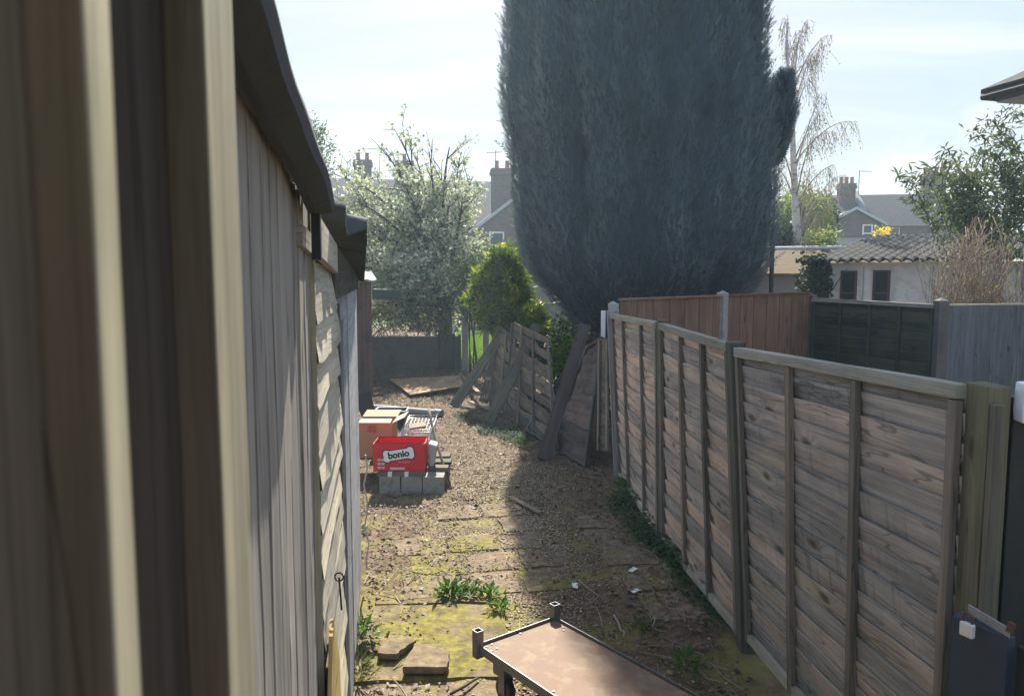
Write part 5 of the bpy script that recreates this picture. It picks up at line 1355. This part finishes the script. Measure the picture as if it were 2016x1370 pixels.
bush('hazy_tree', 'feathery pale tree rising behind the grey shed roof', 'tree', 560, 652, 235, 380, 15.0, .7, 160, 14, .085, M['grey_green'], M['bark'], seed=9, spread=.13, asp=.35, stems=26, base=-4.6)
bush('willow', 'light green willow like tree behind the birch', 'tree', 1515, 1632, 370, 500, 28, 1.6, 420, 16, .16, M['willow'], M['bark'], seed=21, spread=.22, up=-.4, asp=.3)
bush('holly_tree', 'dark evergreen standing behind the willow', 'tree', 1584, 1634, 388, 492, 31, 1.1, 240, 14, .17, M['dark_leaf'], M['bark'], seed=22, spread=.22)
bush('laurel', 'low dark hedge plant at the foot of the birch', 'shrub', 1520, 1575, 445, 495, 22.5, .6, 160, 12, .12, M['dark_leaf'], M['bark'], seed=23, spread=.12, zb=0)
bush('far_elder', 'green shrub beside the low pale roof below the house', 'shrub', 1570, 1650, 462, 496, 24, .5, 120, 10, .13, M['willow'], M['bark'], seed=24, spread=.14)
bush('forsythia', 'bright yellow flowering shrub below the far house', 'shrub', 1716, 1762, 446, 472, 27, .3, 30, 6, .10, M['forsythia'], M['bark'], seed=25, spread=.07, stems=12, clump=1.6)
bush('buddleia', 'tall grey green shrub with long arching leaves at the edge of the view', 'shrub', 1805, 2090, 250, 560, 13.2, 1.1, 300, 10, .17, M['buddleia'], M['tan_stem'], seed=31, spread=.17, asp=.2, droop=.35, clump=2.2, stems=30)
def arch_sprays():
    # outer arching sprays of the buddleia: each a shoot that carries leaves (kept with the shrub)
    root = [o for o in bpy.data.objects if o.name == 'buddleia'][0]
    rng = random.Random(44); mb = MB(); pts = []
    for px, py, ln in ((1912, 258, 1), (1880, 345, 1), (1812, 348, 1), (1860, 300, 1), (1950, 235, 1), (1985, 215, 1), (1790, 390, 1), (1835, 330, 1), (1925, 300, 1), (1775, 345, 1), (1965, 270, 1)):
        e = at(px, py, 13.0 + rng.uniform(-.5, .5)); s = at(px + rng.uniform(60, 110), py + 130, 13.2)
        Q = bez(s, s.lerp(e, .6) + V(0, 0, .45), e, 10); mb.tube(Q, [.010 * (1 - i / 12) for i in range(10)], 5)
        pts += [(Q[i].lerp(Q[i - 1], .5 * k), (Q[i] - Q[i - 1]).normalized()) for i in range(2, 10) for k in (0, 1)]
    mb.build('arching_shoots', M['tan_stem'], root, smooth=True)
    leaves_at('shoot_leaves', root, pts, 7, .06, .15, M['buddleia'], 0, .22, np.random.RandomState(3), drop=.4)
arch_sprays()

def birch():
    Yd = 22.0; b = at(1570, 490, Yd); b.z = 0; t = at(1545, 60, Yd)
    root = thing('birch_tree', b, 'slim white trunked birch with drooping bare twigs', 'tree')
    rng = random.Random(77); tm = MB()
    tr_ = [b, at(1570, 480, Yd), at(1566, 400, Yd), at(1562, 320, Yd), at(1560, 250, Yd), at(1556, 180, Yd), at(1548, 100, Yd), at(1550, 30, Yd)]
    tm.tube(tr_, [.125, .115, .10, .085, .07, .05, .035, .012], 10); tm.build('trunk', M['birch'], root, smooth=True)
    lm = MB(); pts = []
    ends = [(1682, 240), (1640, 325), (1632, 70), (1590, 40), (1622, 185), (1660, 345), (1600, 270), (1545, 36), (1575, 60), (1610, 110), (1615, 225), (1595, 330), (1640, 260), (1530, 330), (1600, 150), (1628, 400), (1520, 260), (1585, 420), (1612, 95), (1560, 90)]
    for i, (px, py) in enumerate(ends):
        e = at(px, py, Yd + rng.uniform(-1.2, 1.2)); h = min(max(e.z - rng.uniform(.8, 2.4), 2.2), 8.6)
        k = [j for j in range(len(tr_) - 1) if tr_[j].z <= h <= tr_[j + 1].z]; j = k[0] if k else 3
        s = tr_[j].lerp(tr_[j + 1], (h - tr_[j].z) / (tr_[j + 1].z - tr_[j].z))
        Q = bez(s, s.lerp(e, .55) + V(0, 0, .45 * (e - s).length * .6), e, 12)
        lm.tube(Q, [max(.024 * (1 - q / 13), .006) for q in range(12)], 6)
        for q in range(4, 12):
            for _ in range(4 if q > 7 else 2):
                p = Q[q] + V(rng.gauss(0, .05), rng.gauss(0, .05), 0); l = rng.uniform(.25, .8)
                e2 = p + V(rng.gauss(.03, .14), rng.gauss(0, .14), -l)
                c = p.lerp(e2, .35) + V(rng.gauss(0, .1), rng.gauss(0, .1), .12)
                B = bez(p, c, e2, 6); lm.tube(B, [.006, .0055, .005, .0045, .004, .003], 4)
                pts += [(B[m], (B[m] - B[m - 1]).normalized()) for m in range(2, 6)]
    lm.build('branches', M['birch_twig'], root, smooth=True)
    leaves_at('catkins', root, pts, 1, .03, .085, M['catkin'], -.9, .28, np.random.RandomState(5))
birch()

def bare_bush():
    rng = random.Random(5); b = at(1905, 640, 10.6); b.z = 0
    root = thing('bare_bush', b, 'leafless bush of thin tan stems behind the slate grey boards', 'bush')
    mb = MB(); pts = []
    for i in range(260):
        s = b + V(rng.gauss(0, .35), rng.gauss(0, .3), 0)
        px = rng.gauss(1925, 62); py = rng.uniform(410, 575) + abs(px - 1925) * .5
        e = at(px, py, 10.6 + rng.uniform(-.9, .9))
        Q = bez(s, V(s.x * .7 + e.x * .3, s.y, e.z * .75), e, 8); r0 = rng.uniform(.004, .009)
        mb.tube(Q, [r0 * (1 - j / 10) for j in range(8)], 4)
        for k in range(3):
            j = rng.randint(3, 6); d = (Q[j + 1] - Q[j]).normalized() + V(rng.gauss(0, .6), rng.gauss(0, .6), rng.gauss(.1, .4)); e2 = Q[j] + d.normalized() * rng.uniform(.15, .45)
            mb.tube([Q[j], Q[j].lerp(e2, .5) + V(0, 0, .02), e2], [.003, .0026, .0015], 3)
            pts.append((e2, d))
    mb.build('stems', M['tan_stem'], root, smooth=True)
    leaves_at('leaves', root, [p for p in pts if rng.random() < .4], 2, .03, .035, M['willow'], 0, .5, np.random.RandomState(6))  # this part is the buds at the twig tips
bare_bush()

# weeds
def weed(px, py, n, size, h, mat, label, cat='weed', name='weed', seed=1, grp=None, asp=.35, spread=.05):
    rng = np.random.RandomState(seed); c = gp(px, py); z0 = gz(c.x, c.y) + .015
    th = rng.uniform(0, 2 * np.pi, n); r = np.abs(rng.normal(0, spread, n))
    P = np.stack([c.x + r * np.cos(th), c.y + r * np.sin(th), z0 + rng.uniform(0, h, n) * np.exp(-r / (spread * 2))], 1)
    d = np.stack([np.cos(th) * .8, np.sin(th) * .8, rng.uniform(.1, 1.2, n)], 1) + rng.normal(0, .3, (n, 3))
    S = rng.uniform(size * .5, size * 1.2, n)
    o = scatter(name, LEAF_T, LEAF_F, P, frames(d, np.array([[0, 0, 1.0]]) + rng.normal(0, .4, (n, 3))), np.stack([S * asp, S, S], 1), rng.uniform(0, 1, n), mat)
    tag(o, label, cat, grp); return o
GW = 'green weeds growing between the slabs'
weed(885, 1178, 110, .075, .08, M['weed'], 'leafy green weed in the crack of the mossy pad', seed=1, grp=GW, spread=.06)
weed(926, 1176, 70, .065, .07, M['weed'], 'smaller leafy weed beside the crack of the mossy pad', seed=2, grp=GW, spread=.045)
weed(968, 1178, 60, .06, .07, M['weed'], 'upright weed at the corner of the mossy pad', seed=3, grp=GW, spread=.03)
weed(982, 1208, 70, .055, .06, M['weed'], 'round weed tuft just behind the trolley', seed=4, grp=GW, spread=.04)
weed(1350, 1320, 90, .08, .10, M['weed'], 'grassy weed between trolley and fence foot', seed=5, grp=GW, asp=.14, spread=.045)
weed(1270, 1250, 60, .07, .07, M['weed'], 'thin grassy weed in the shade by the pale root', seed=6, grp=GW, asp=.14, spread=.05)
weed(1025, 878, 60, .06, .05, M['weed'], 'small weed near the thick prop plank', seed=7, grp=GW)
weed(715, 1275, 90, .07, .14, M['weed'], 'straggly weed at the foot of the lean-to wall', seed=8, grp=GW, spread=.05)
weed(705, 1340, 90, .10, .12, M['deadwood'] if False else M['bramble'], 'dry grass tuft at the foot of the lean-to wall', 'grass tuft', 'grass_tuft', seed=9, asp=.10, spread=.05)
weed(720, 1048, 30, .04, .04, M['weed'], 'tiny weed in the leaf litter by the wall', seed=10, grp=GW, spread=.025)
weed(1250, 975, 160, .16, .12, M['weed'], 'tuft of long grass against the rippled fence panel', 'grass tuft', 'grass_tuft', seed=11, asp=.07, spread=.07)
def groundcover(name, label, poly, n, size, mat, seed, h=.10):
    rng = np.random.RandomState(seed); P = []
    q = [gp(*p) for p in poly]
    while len(P) < n:
        k = rng.randint(0, len(q) - 1); a = q[k].lerp(q[k + 1], rng.uniform()); 
        x, y = a.x + rng.normal(0, .10), a.y + rng.normal(0, .14)
        if fbm(x * 3, y * 3, 0, seed) < .42: continue
        P.append((x, y, gz(x, y) + rng.uniform(.01, h) * (1 if rng.uniform() < .6 else .4)))
    P = np.array(P); n = len(P)
    S = rng.uniform(size * .5, size * 1.2, n); d = rng.normal(0, 1, (n, 3)); d[:, 2] = rng.uniform(-.2, .5, n)
    o = scatter(name, LEAF_T, LEAF_F, P, frames(d, np.array([[0, 0, 1.0]]) + rng.normal(0, .35, (n, 3))), np.stack([S * .7, S, S], 1), rng.uniform(0, 1, n), mat)
    tag(o, label, 'ground cover', kind='stuff')
groundcover('nettle_patch', 'dark green nettles spreading along the foot of the path fence', [(1232, 985), (1262, 1020), (1298, 1075), (1330, 1100), (1345, 1130)], 2600, .045, M['nettle'], 3, .13)
groundcover('ivy_patch', 'creeping ivy leaves at the shaded fence foot', [(1330, 1110), (1370, 1160), (1440, 1230), (1400, 1190)], 900, .035, M['nettle'], 4, .05)
groundcover('creeping_weeds', 'patchy low green weeds at the foot of the fallen fence', [(900, 815), (960, 850), (1020, 870), (1040, 842), (1000, 845)], 1500, .04, M['nettle'], 5, .06)
def lawn():
    rng = np.random.RandomState(2); n = 11000
    x = rng.uniform(-2.0, -.1, n); y = rng.uniform(17.8, 28.5, n)
    P = np.stack([x, y, np.zeros(n)], 1); d = np.stack([rng.normal(0, .35, n), rng.normal(0, .35, n), np.ones(n)], 1)
    S = rng.uniform(.05, .12, n)
    o = scatter('grass', [(-.5, 0, 0), (.5, 0, 0), (0, 1, 0)], [(0, 1, 2)], P, frames(d, rng.normal(0, 1, (n, 3))), np.stack([S * .25, S, S], 1), rng.uniform(0, 1, n), M['grass'])
    tag(o, 'bright green lawn beyond the gap', 'lawn', kind='stuff')
lawn()

# ------------------------------------------------------------------ buildings
def local(o, ang):
    ex = V(math.cos(ang), math.sin(ang), 0); ey = V(-math.sin(ang), math.cos(ang), 0)
    return lambda x, y, z: V(o[0], o[1], 0) + ex * x + ey * y + V(0, 0, z)
def boxL(mb, Lf, x0, x1, y0, y1, z0, z1, r=None, m=0):
    """box with brick friendly uvs (u along wall, v up)"""
    P = [Lf(x0, y0, z0), Lf(x1, y0, z0), Lf(x1, y1, z0), Lf(x0, y1, z0)]; up = V(0, 0, z1 - z0)
    for k in range(4):
        a, b = P[k], P[(k + 1) % 4]; mb.quad(a, b, b + up, a + up, r, m)
    mb.quad(*[p + up for p in P], r, m); mb.quad(*P[::-1], r, m)
def window(Lf, par, x, z, w, h, y=0.0, side=False, bars=1):
    mk = (lambda a, b, c: Lf(a, y + b, c)) if not side else (lambda a, b, c: Lf(y + b, a, c))
    fm = MB(); t = .07
    def bx(a0, a1, b0, b1, c0, c1):
        P = [mk(a0, b0, c0), mk(a1, b0, c0), mk(a1, b1, c0), mk(a0, b1, c0)]; fm.hexa(P[::-1] + [p + V(0, 0, c1 - c0) for p in P[::-1]])
    bx(x - w / 2, x - w / 2 + t, -.05, .02, z, z + h); bx(x + w / 2 - t, x + w / 2, -.05, .02, z, z + h)
    bx(x - w / 2 + t, x + w / 2 - t, -.05, .02, z, z + t); bx(x - w / 2 + t, x + w / 2 - t, -.05, .02, z + h - t, z + h)
    for b in range(bars):
        zb_ = z + h * (b + 1) / (bars + 1); bx(x - w / 2 + t, x + w / 2 - t, -.045, .02, zb_ - t / 2, zb_ + t / 2)
    wdw = fm.build('window', M['white_paint'], par)
    g = MB(); P = [mk(x - w / 2 + t, -.02, z + t), mk(x + w / 2 - t, -.02, z + t), mk(x + w / 2 - t, -.02, z + h - t), mk(x - w / 2 + t, -.02, z + h - t)]
    g.prism(P, (mk(0, .01, 0) - mk(0, 0, 0))); g.build('pane', M['glass'], wdw)
    return wdw
def chimney(Lf, par, x, y, z0, z1, w, d, pots, brick, stripes=False):
    mb = MB(); boxL(mb, Lf, x - w / 2, x + w / 2, y - d / 2, y + d / 2, z0, z1 - .35)
    boxL(mb, Lf, x - w / 2 - .07, x + w / 2 + .07, y - d / 2 - .07, y + d / 2 + .07, z1 - .35, z1 - .15); boxL(mb, Lf, x - w / 2 - .03, x + w / 2 + .03, y - d / 2 - .03, y + d / 2 + .03, z1 - .15, z1)
    c = mb.build('chimney', brick, par)
    for i in range(pots):
        px_ = x - w / 2 + w * (i + .5) / pots; p = Lf(px_, y, z1)
        t = MB(); t.tube([p, p + V(0, 0, .08), p + V(0, 0, .34), p + V(0, 0, .42)], [.14, .12, .10, .13], 10); t.build('chimney_pot', M['terracotta'], c)
def gable_roof(par, Lf, x0, x1, y0, y1, ze, zr, mat, axis='x', ov=.25, t=.10):
    """ridge along local axis"""
    mb = MB()
    def sl(a, b, c, d):   # quad sheet with thickness, uv: u along eave, v up slope
        n = (b - a).cross(d - a).normalized()
        mb.quad(a, b, c, d); mb.quad(*(p - n * t for p in (d, c, b, a)))
        for p, q in ((a, b), (b, c), (c, d), (d, a)): mb.quad(q, p, p - n * t, q - n * t)
    if axis == 'x':
        ym = (y0 + y1) / 2; s = (zr - ze) / (ym - y0)
        sl(Lf(x0 - ov, y0 - ov, ze - ov * s), Lf(x1 + ov, y0 - ov, ze - ov * s), Lf(x1 + ov, ym, zr), Lf(x0 - ov, ym, zr))
        sl(Lf(x1 + ov, y1 + ov, ze - ov * s), Lf(x0 - ov, y1 + ov, ze - ov * s), Lf(x0 - ov, ym, zr), Lf(x1 + ov, ym, zr))
    else:
        xm = (x0 + x1) / 2; s = (zr - ze) / (xm - x0)
        sl(Lf(x0 - ov, y1, ze - ov * s), Lf(x0 - ov, y0 - ov, ze - ov * s), Lf(xm, y0 - ov, zr), Lf(xm, y1, zr))
        sl(Lf(x1 + ov, y0 - ov, ze - ov * s), Lf(x1 + ov, y1, ze - ov * s), Lf(xm, y1, zr), Lf(xm, y0 - ov, zr))
    o = mb.build('roof', mat, par); return o
def gable_wall(mb, Lf, x0, x1, y, ze, zr):
    mb.poly([Lf(x0, y, ze), Lf(x1, y, ze), Lf((x0 + x1) / 2, y, zr)], None, 0, [(0, ze), (x1 - x0, ze), ((x1 - x0) / 2, zr)])

def terrace():
    P0 = at(938, 448, 38); A = R(9.6); Lf = local((P0.x, P0.y), A)
    ze = P0.z; root = thing('terraced_house', Lf(-3, 4, 0), 'row of brick terraced houses with slate roof behind the blossom tree', 'house')
    mb = MB(); boxL(mb, Lf, -14, 4.5, 4.0, 12, 0, 4.95); boxL(mb, Lf, 0, 3.9, 0, 4.0, 0, ze); gable_wall(mb, Lf, 0, 3.9, 0, ze, ze + 1.5)
    mb.build('wall', M['brick_london'], root)
    zr = at(850, 357, 46).z
    gable_roof(root, Lf, -14, 4.5, 4, 12, 4.95, zr, M['slate'])
    gable_roof(root, Lf, 0, 3.9, 0, 6.5, ze, ze + 1.5, M['slate'], 'y', .12)
    mb = MB(); s = 1.5 / 1.95
    for sg in (0, 1):
        a = Lf(-.12 if sg == 0 else 4.02, -.15, ze - .12 * s); b = Lf(1.95, -.15, ze + 1.5)
        mb.beam(a, b, V(0, 0, .18), Lf(0, .03, 0) - Lf(0, 0, 0))
    mb.build('bargeboard', M['pale_board'], root)
    window(Lf, root, 1.0, ze - 1.5, .75, 1.3); window(Lf, root, 3.0, ze - 1.5, .75, 1.3)
    for x in (-2.0, -5.4, -8.6): window(Lf, root, x, 3.1, .95, 1.6, 4.0)
    chimney(Lf, root, 1.95, 4.3, 5.0, at(990, 330, 42).z, 1.15, .6, 2, M['brick_london'])
    for px in (716, 795):
        Y = 47; p = at(px, 340, Y); dx = p.x - P0.x; dy = p.y - P0.y
        lx = dx * math.cos(A) + dy * math.sin(A)
        chimney(Lf, root, lx, 8.0, zr - .5, at(px, 326, Y).z, 1.0, .6, 2 if px < 750 else 1, M['brick_red'])
    mb = MB(); p = Lf(1.6, 4.3, at(990, 330, 42).z); mb.tube([p, p + V(0, 0, 1.0)], .02, 5); mb.tube([p + V(-.5, 0, .85), p + V(.35, 0, .9)], .014, 5)
    for k in range(6): mb.tube([p + V(-.45 + .14 * k, -.2, .86), p + V(-.45 + .14 * k, .2, .86)], .01, 4)
    mb.build('aerial', M['lead'], root)
    mb = MB(); mb.tube([Lf(-14.2, 3.72, 4.72), Lf(-.1, 3.72, 4.72)], .06, 8); mb.build('gutter', M['black_plastic'], root)
    mb = MB(); mb.tube([Lf(.12, -.06, .2), Lf(.12, -.06, ze - .1)], .045, 8); mb.build('downpipe', M['black_plastic'], root)
terrace()

def right_house():
    P0 = at(1628, 441, 44); A = R(9.6 - 17); Lf = local((P0.x, P0.y), A); ze = P0.z
    root = thing('gabled_house', Lf(3, 3, 0), 'brick house with gabled wing and dark tiled roof beyond the garages', 'house')
    gw = (at(1734, 438, 44).x - P0.x)
    mb = MB(); boxL(mb, Lf, 0, gw, 0, 4, 0, ze); gable_wall(mb, Lf, 0, gw, 0, ze, ze + .85)
    boxL(mb, Lf, -.2, 10, 3.5, 10.5, 0, ze + .15); mb.build('wall', M['brick_red'], root)
    gable_roof(root, Lf, 0, gw, 0, 6, ze, ze + .85, M['roof_tile'], 'y', .18)
    # main roof: hipped on the left
    zr = at(1690, 383, 50).z; mb = MB(); e = ze + .15
    pts = {'a': Lf(-.45, 3.2, e - .1), 'b': Lf(11, 3.2, e - .1), 'c': Lf(11, 10.8, e - .1), 'd': Lf(-.45, 10.8, e - .1), 'r0': Lf(1.6, 7, zr), 'r1': Lf(11, 7, zr + .05)}
    mb.quad(pts['a'], pts['b'], pts['r1'], pts['r0']); mb.quad(pts['c'], pts['d'], pts['r0'], pts['r1'])
    mb.poly([pts['d'], pts['a'], pts['r0']], None, 0, [(0, 0), (7.6, 0), (3.8, 4)]); mb.quad(pts['d'], pts['c'], pts['b'], pts['a']); mb.poly([pts['b'], pts['c'], pts['r1']])
    mb.build('roof', M['roof_tile'], root)
    mb = MB(); a0, a1 = Lf(3.3, 3.6, e + .35), Lf(3.55, 7, zr + .12); mb.beam(a0, a1, Lf(.3, 0, 0) - Lf(0, 0, 0), V(0, 0, .35)); mb.build('parapet', M['lead'], root)
    mb = MB(); s = .85 / (gw / 2)
    for a, b in ((Lf(-.18, -.2, ze - .18 * s + .02), Lf(gw / 2, -.2, ze + .87)), (Lf(gw + .18, -.2, ze - .18 * s + .02), Lf(gw / 2, -.2, ze + .87))): mb.beam(a, b, V(0, 0, .16), Lf(0, .03, 0) - Lf(0, 0, 0))
    mb.build('bargeboard', M['pale_board'], root)
    window(Lf, root, gw * .72, ze - 1.05, .55, 1.0); window(Lf, root, gw * .12, ze - .9, .4, .6); window(Lf, root, gw + 1.7, ze - 1.2, .8, 1.2, 3.5)
    chimney(Lf, root, 2.75, 6.2, zr - 1.0, at(1686, 363, 50).z, 1.0, .6, 3, M['brick_red'])
    chimney(Lf, root, 8.3, 7, zr - .4, at(1868, 343, 50).z, 1.3, .6, 4, M['brick_red'])
    mb = MB(); p = Lf(3.6, 6.5, zr); mb.tube([p, p + V(0, 0, 1.5)], .025, 5); mb.tube([p + V(0, 0, 1.48), p + V(.8, 0, 1.45)], .018, 5); mb.build('aerial', M['lead'], root)
right_house()
def house_trim():
    root = bpy.data.objects['gabled_house']; P0 = at(1628, 441, 44); Lf = local((P0.x, P0.y), R(9.6 - 17)); ze = P0.z
    mb = MB(); mb.tube([Lf(3.3, 3.12, ze + .02), Lf(10.8, 3.12, ze + .02)], .06, 8); mb.build('gutter', M['black_plastic'], root)
    mb = MB(); mb.tube([Lf(3.45, 3.42, .2), Lf(3.45, 3.42, ze)], .05, 8); mb.build('downpipe', M['black_plastic'], root)
house_trim()
# flat roofed extension with pale fascia
mb = MB(); a, b = at(1650, 470, 30), at(1800, 470, 30)
fx = thing('flat_roof_extension', V((a.x + b.x) / 2, 31, 0), 'low flat roofed extension with pale fascia below the gabled house', 'extension')
zt_ = at(1650, 464, 30).z
mb.box((a.x, 30, 0), (b.x, 33, zt_ - .35)); mb.build('wall', M['pale_board'], fx)
mb = MB(); mb.box((a.x - .1, 29.9, zt_ - .35), (b.x + .1, 33.1, zt_ - .06)); mb.build('fascia', M['pale_board'], fx)
mb = MB(); mb.box((a.x - .15, 29.85, zt_ - .06), (b.x + .15, 33.15, zt_ + .02)); mb.build('roof', M['lead'], fx)

def garages():
    H = R(40)                                     # heading of the roof slope, measured from +Y to +X
    P0 = at(1617, 520, 15.2); Lf = local((P0.x, P0.y), -H)      # local y up the slope, local x along the eave to the right
    ze = at(1617, 520, 15.2).z
    root = thing('white_garage', Lf(4, 1.5, 0), 'white rendered garage with dark pantile roof and two slit windows', 'garage')
    mb = MB(); boxL(mb, Lf, .12, 10, .15, 4.2, 0, ze + .02); mb.build('wall', M['render_white'], root)
    run, rise = 3.9, .62
    def rf(u, v, o_=0.0):
        x = -.12 + 10.3 * u; y = -.12 + run * v
        ph = (x / .19) % 1.0; w = .030 * (math.sin(2 * math.pi * ph) + .35 * math.sin(4 * math.pi * ph + .6))
        st = .022 * (1 - ((v * 11) % 1.0)); 
        return Lf(x, y, ze + .06 + rise * v + w + st + o_)
    mb = MB(); mb.grid(rf, 480, 44); mb.grid(lambda u, v: rf(u, v, -.03), 200, 6, flip=True); mb.grid(lambda u, v: rf(u, 0, -.03 * v), 340, 1)
    mb.grid(lambda u, v: rf(0, u, -.03 * v), 44, 1, flip=True)
    mb.build('roof', M['tile_dark'], root)
    for pa, pb, ta, tb in ((1661, 1682, 533, 590), (1724, 1748, 532, 595)):
        pc = (pa + pb) / 2; d = ray(pc, 560); 
        # intersect with the wall plane local y = .15
        n_ = Lf(0, 1, 0) - Lf(0, 0, 0); q = Lf(0, .15, 0); t = (q - V(0, 0, HC)).dot(n_) / d.dot(n_); hit = V(0, 0, HC) + d * t
        ex = Lf(1, 0, 0) - Lf(0, 0, 0); lx = (hit - Lf(0, .15, 0)).dot(ex); w = .30
        z1 = at(pc, ta, hit.y).z; z0 = z1 - .95
        fm = MB()
        for x0_, x1_, c0, c1 in ((lx - w / 2, lx - w / 2 + .035, z0, z1), (lx + w / 2 - .035, lx + w / 2, z0, z1), (lx - w / 2 + .035, lx + w / 2 - .035, z0, z0 + .035), (lx - w / 2 + .035, lx + w / 2 - .035, z1 - .035, z1), (lx - w / 2 + .035, lx + w / 2 - .035, z0 + .5, z0 + .53)):
            Q = [Lf(x0_, .09, c0), Lf(x1_, .09, c0), Lf(x1_, .17, c0), Lf(x0_, .17, c0)]; fm.hexa(Q[::-1] + [p + V(0, 0, c1 - c0) for p in Q[::-1]])
        wn = fm.build('window', M['frame_red'], root)
        g = MB(); g.prism([Lf(lx - w / 2 + .03, .13, z0 + .03), Lf(lx + w / 2 - .03, .13, z0 + .03), Lf(lx + w / 2 - .03, .13, z1 - .03), Lf(lx - w / 2 + .03, .13, z1 - .03)], Lf(0, .01, 0) - Lf(0, 0, 0)); g.build('pane', M['glass'], wn)
    mb = MB()
    for lx in (.75, 1.95, 2.55, 3.25): boxL(mb, Lf, lx, lx + .02, .135, .16, .3, ze - .05)
    mb.build('cover_strip', M['pale_board'], root)
    mb = MB(); boxL(mb, Lf, 3.35, 3.45, .06, .14, 0, ze); mb.build('downpipe', M['post_grey'], root)
    # mossy roofed building on the left
    Q0 = at(1490, 541, 18.4); L2 = local((Q0.x, Q0.y), -R(22)); z2 = Q0.z
    r2 = thing('mossy_outbuilding', L2(1.5, 1, 0), 'pebbledashed outbuilding with orange mossy roof beside the white garage', 'outbuilding')
    mb = MB(); boxL(mb, L2, -1.0, 2.6, 0, 4, 0, z2); mb.build('wall', M['pebbledash'], r2)
    zr2 = at(1560, 493, 20.5).z
    mb = MB(); mb.grid(lambda u, v: L2(-1.1 + 4.4 * u, -.15 + 2.4 * v, z2 + .02 + (zr2 - z2) * v + .02 * float(fbm(u * 30, v * 18, 0, 3, 3))), 60, 24); mb.grid(lambda u, v: L2(-1.1 + 4.4 * u, -.15 + 2.4 * v, z2 - .03 + (zr2 - z2) * v), 4, 2, flip=True)
    mb.grid(lambda u, v: L2(-1.1 + 4.4 * u, -.15, z2 + .02 - .05 * v), 10, 1); mb.grid(lambda u, v: L2(-1.1 + 4.4 * u, 2.25 + 2.2 * v, zr2 + .02 - (zr2 - z2) * v), 10, 2)
    mb.build('roof', M['moss_roof'], r2)
    mb = MB(); mb.tube([L2(-1.15, 2.25, zr2 + .03), L2(3.35, 2.25, zr2 + .03)], .07, 8); mb.build('ridge', M['pale_board'], r2)
    mb = MB(); boxL(mb, L2, 1.55, 2.05, -.05, .03, 0, z2 - .08); mb.build('door', M['green_board'], r2)
    # ivy on the corner
    rng = np.random.RandomState(4); pts = []
    for _ in range(420):
        px, py = rng.normal(1612, 17), rng.uniform(508, 596)
        if px > 1632: px = 1625
        pts.append((at(px, py, 15.3 + rng.uniform(-.2, .5)), V(0, -1, .2)))
    iv = thing('ivy', at(1612, 600, 15.4), 'dark ivy climbing the corner between outbuilding and white garage', 'ivy')
    leaves_at('leaves', iv, pts, 5, .06, .085, M['ivy'], -.2, .9, rng)
    mb = MB(); c = [at(1640, 570, 15.0), at(1650, 553, 14.95), at(1660, 540, 14.9), at(1668, 528, 14.85)]; mb.tube(c, [.012, .01, .008, .006], 5)
    mb.tube([at(1610, 600, 15.3), at(1612, 560, 15.3), at(1606, 520, 15.3)], [.03, .025, .015], 6); mb.build('stems', M['bark'], iv)
garages()
# steel pole
mb = MB(); p = at(1518, 575, 12.4); p.z = 0; mb.tube([p, V(p.x, p.y, at(1518, 463, 12.4).z)], .035, 12)
tag(mb.build('pole', M['post_dark'], smooth=True), 'dark slim pole standing beside the conifer edge', 'pole')
# roof corner of the house at upper right
def eaves():
    c = at(1953, 204, 13.0); A = -R(76); Lf = local((c.x, c.y), A); z = c.z
    root = thing('near_house', Lf(2.5, 2.5, 0), 'corner of a house roof with grey soffit at the top edge of the view', 'house')
    mb = MB(); boxL(mb, Lf, .05, 6, .05, 6, z, z + .02); mb.build('soffit', M['pale_board'], root)
    mb = MB(); boxL(mb, Lf, .03, 6, .03, 6, z + .022, z + .15); mb.build('fascia', M['lead'], root)
    mb = MB(); t = V(0, 0, .07)
    a, b, cc, d = Lf(-.12, -.12, z + .17), Lf(6, -.12, z + .17), Lf(6, 3, z + 1.9), Lf(3, 3, z + 1.9); e = Lf(-.12, 6, z + .17); f_ = Lf(3, 6, z + 1.9)
    mb.quad(a + t, b + t, cc + t, d + t); mb.quad(e + t, a + t, d + t, f_ + t); mb.quad(d, cc, b, a); mb.quad(f_, d, a, e)
    mb.quad(a, b, b + t, a + t); mb.quad(e, a, a + t, e + t); mb.build('roof', M['roof_tile'], root)
    mb = MB(); mb.tube([Lf(-.1, -.09, z + .12), Lf(6, -.09, z + .12)], .06, 8); mb.tube([Lf(-.09, -.1, z + .12), Lf(-.09, 6, z + .12)], .06, 8); mb.build('gutter', M['black_plastic'], root)
    mb = MB(); boxL(mb, Lf, .6, 6, 1.5, 6, 0, z); mb.build('wall', M['render_white'], root)
eaves()

def haze():
    mb = MB(); mb.box((-122, -42, -1.0), (122, 222, 17.0)); m, n = newmat('haze_air')  # air haze, added partly to stand in for veiling lens glare
    v = n.n('ShaderNodeVolumePrincipled', {'Color': (0.62, 0.82, 1.0), 'Density': HAZE, 'Anisotropy': 0.35})
    n.n('ShaderNodeOutputMaterial', {'Volume': v}, out=None)
    tag(mb.build('haze', m), kind='stuff')
haze()
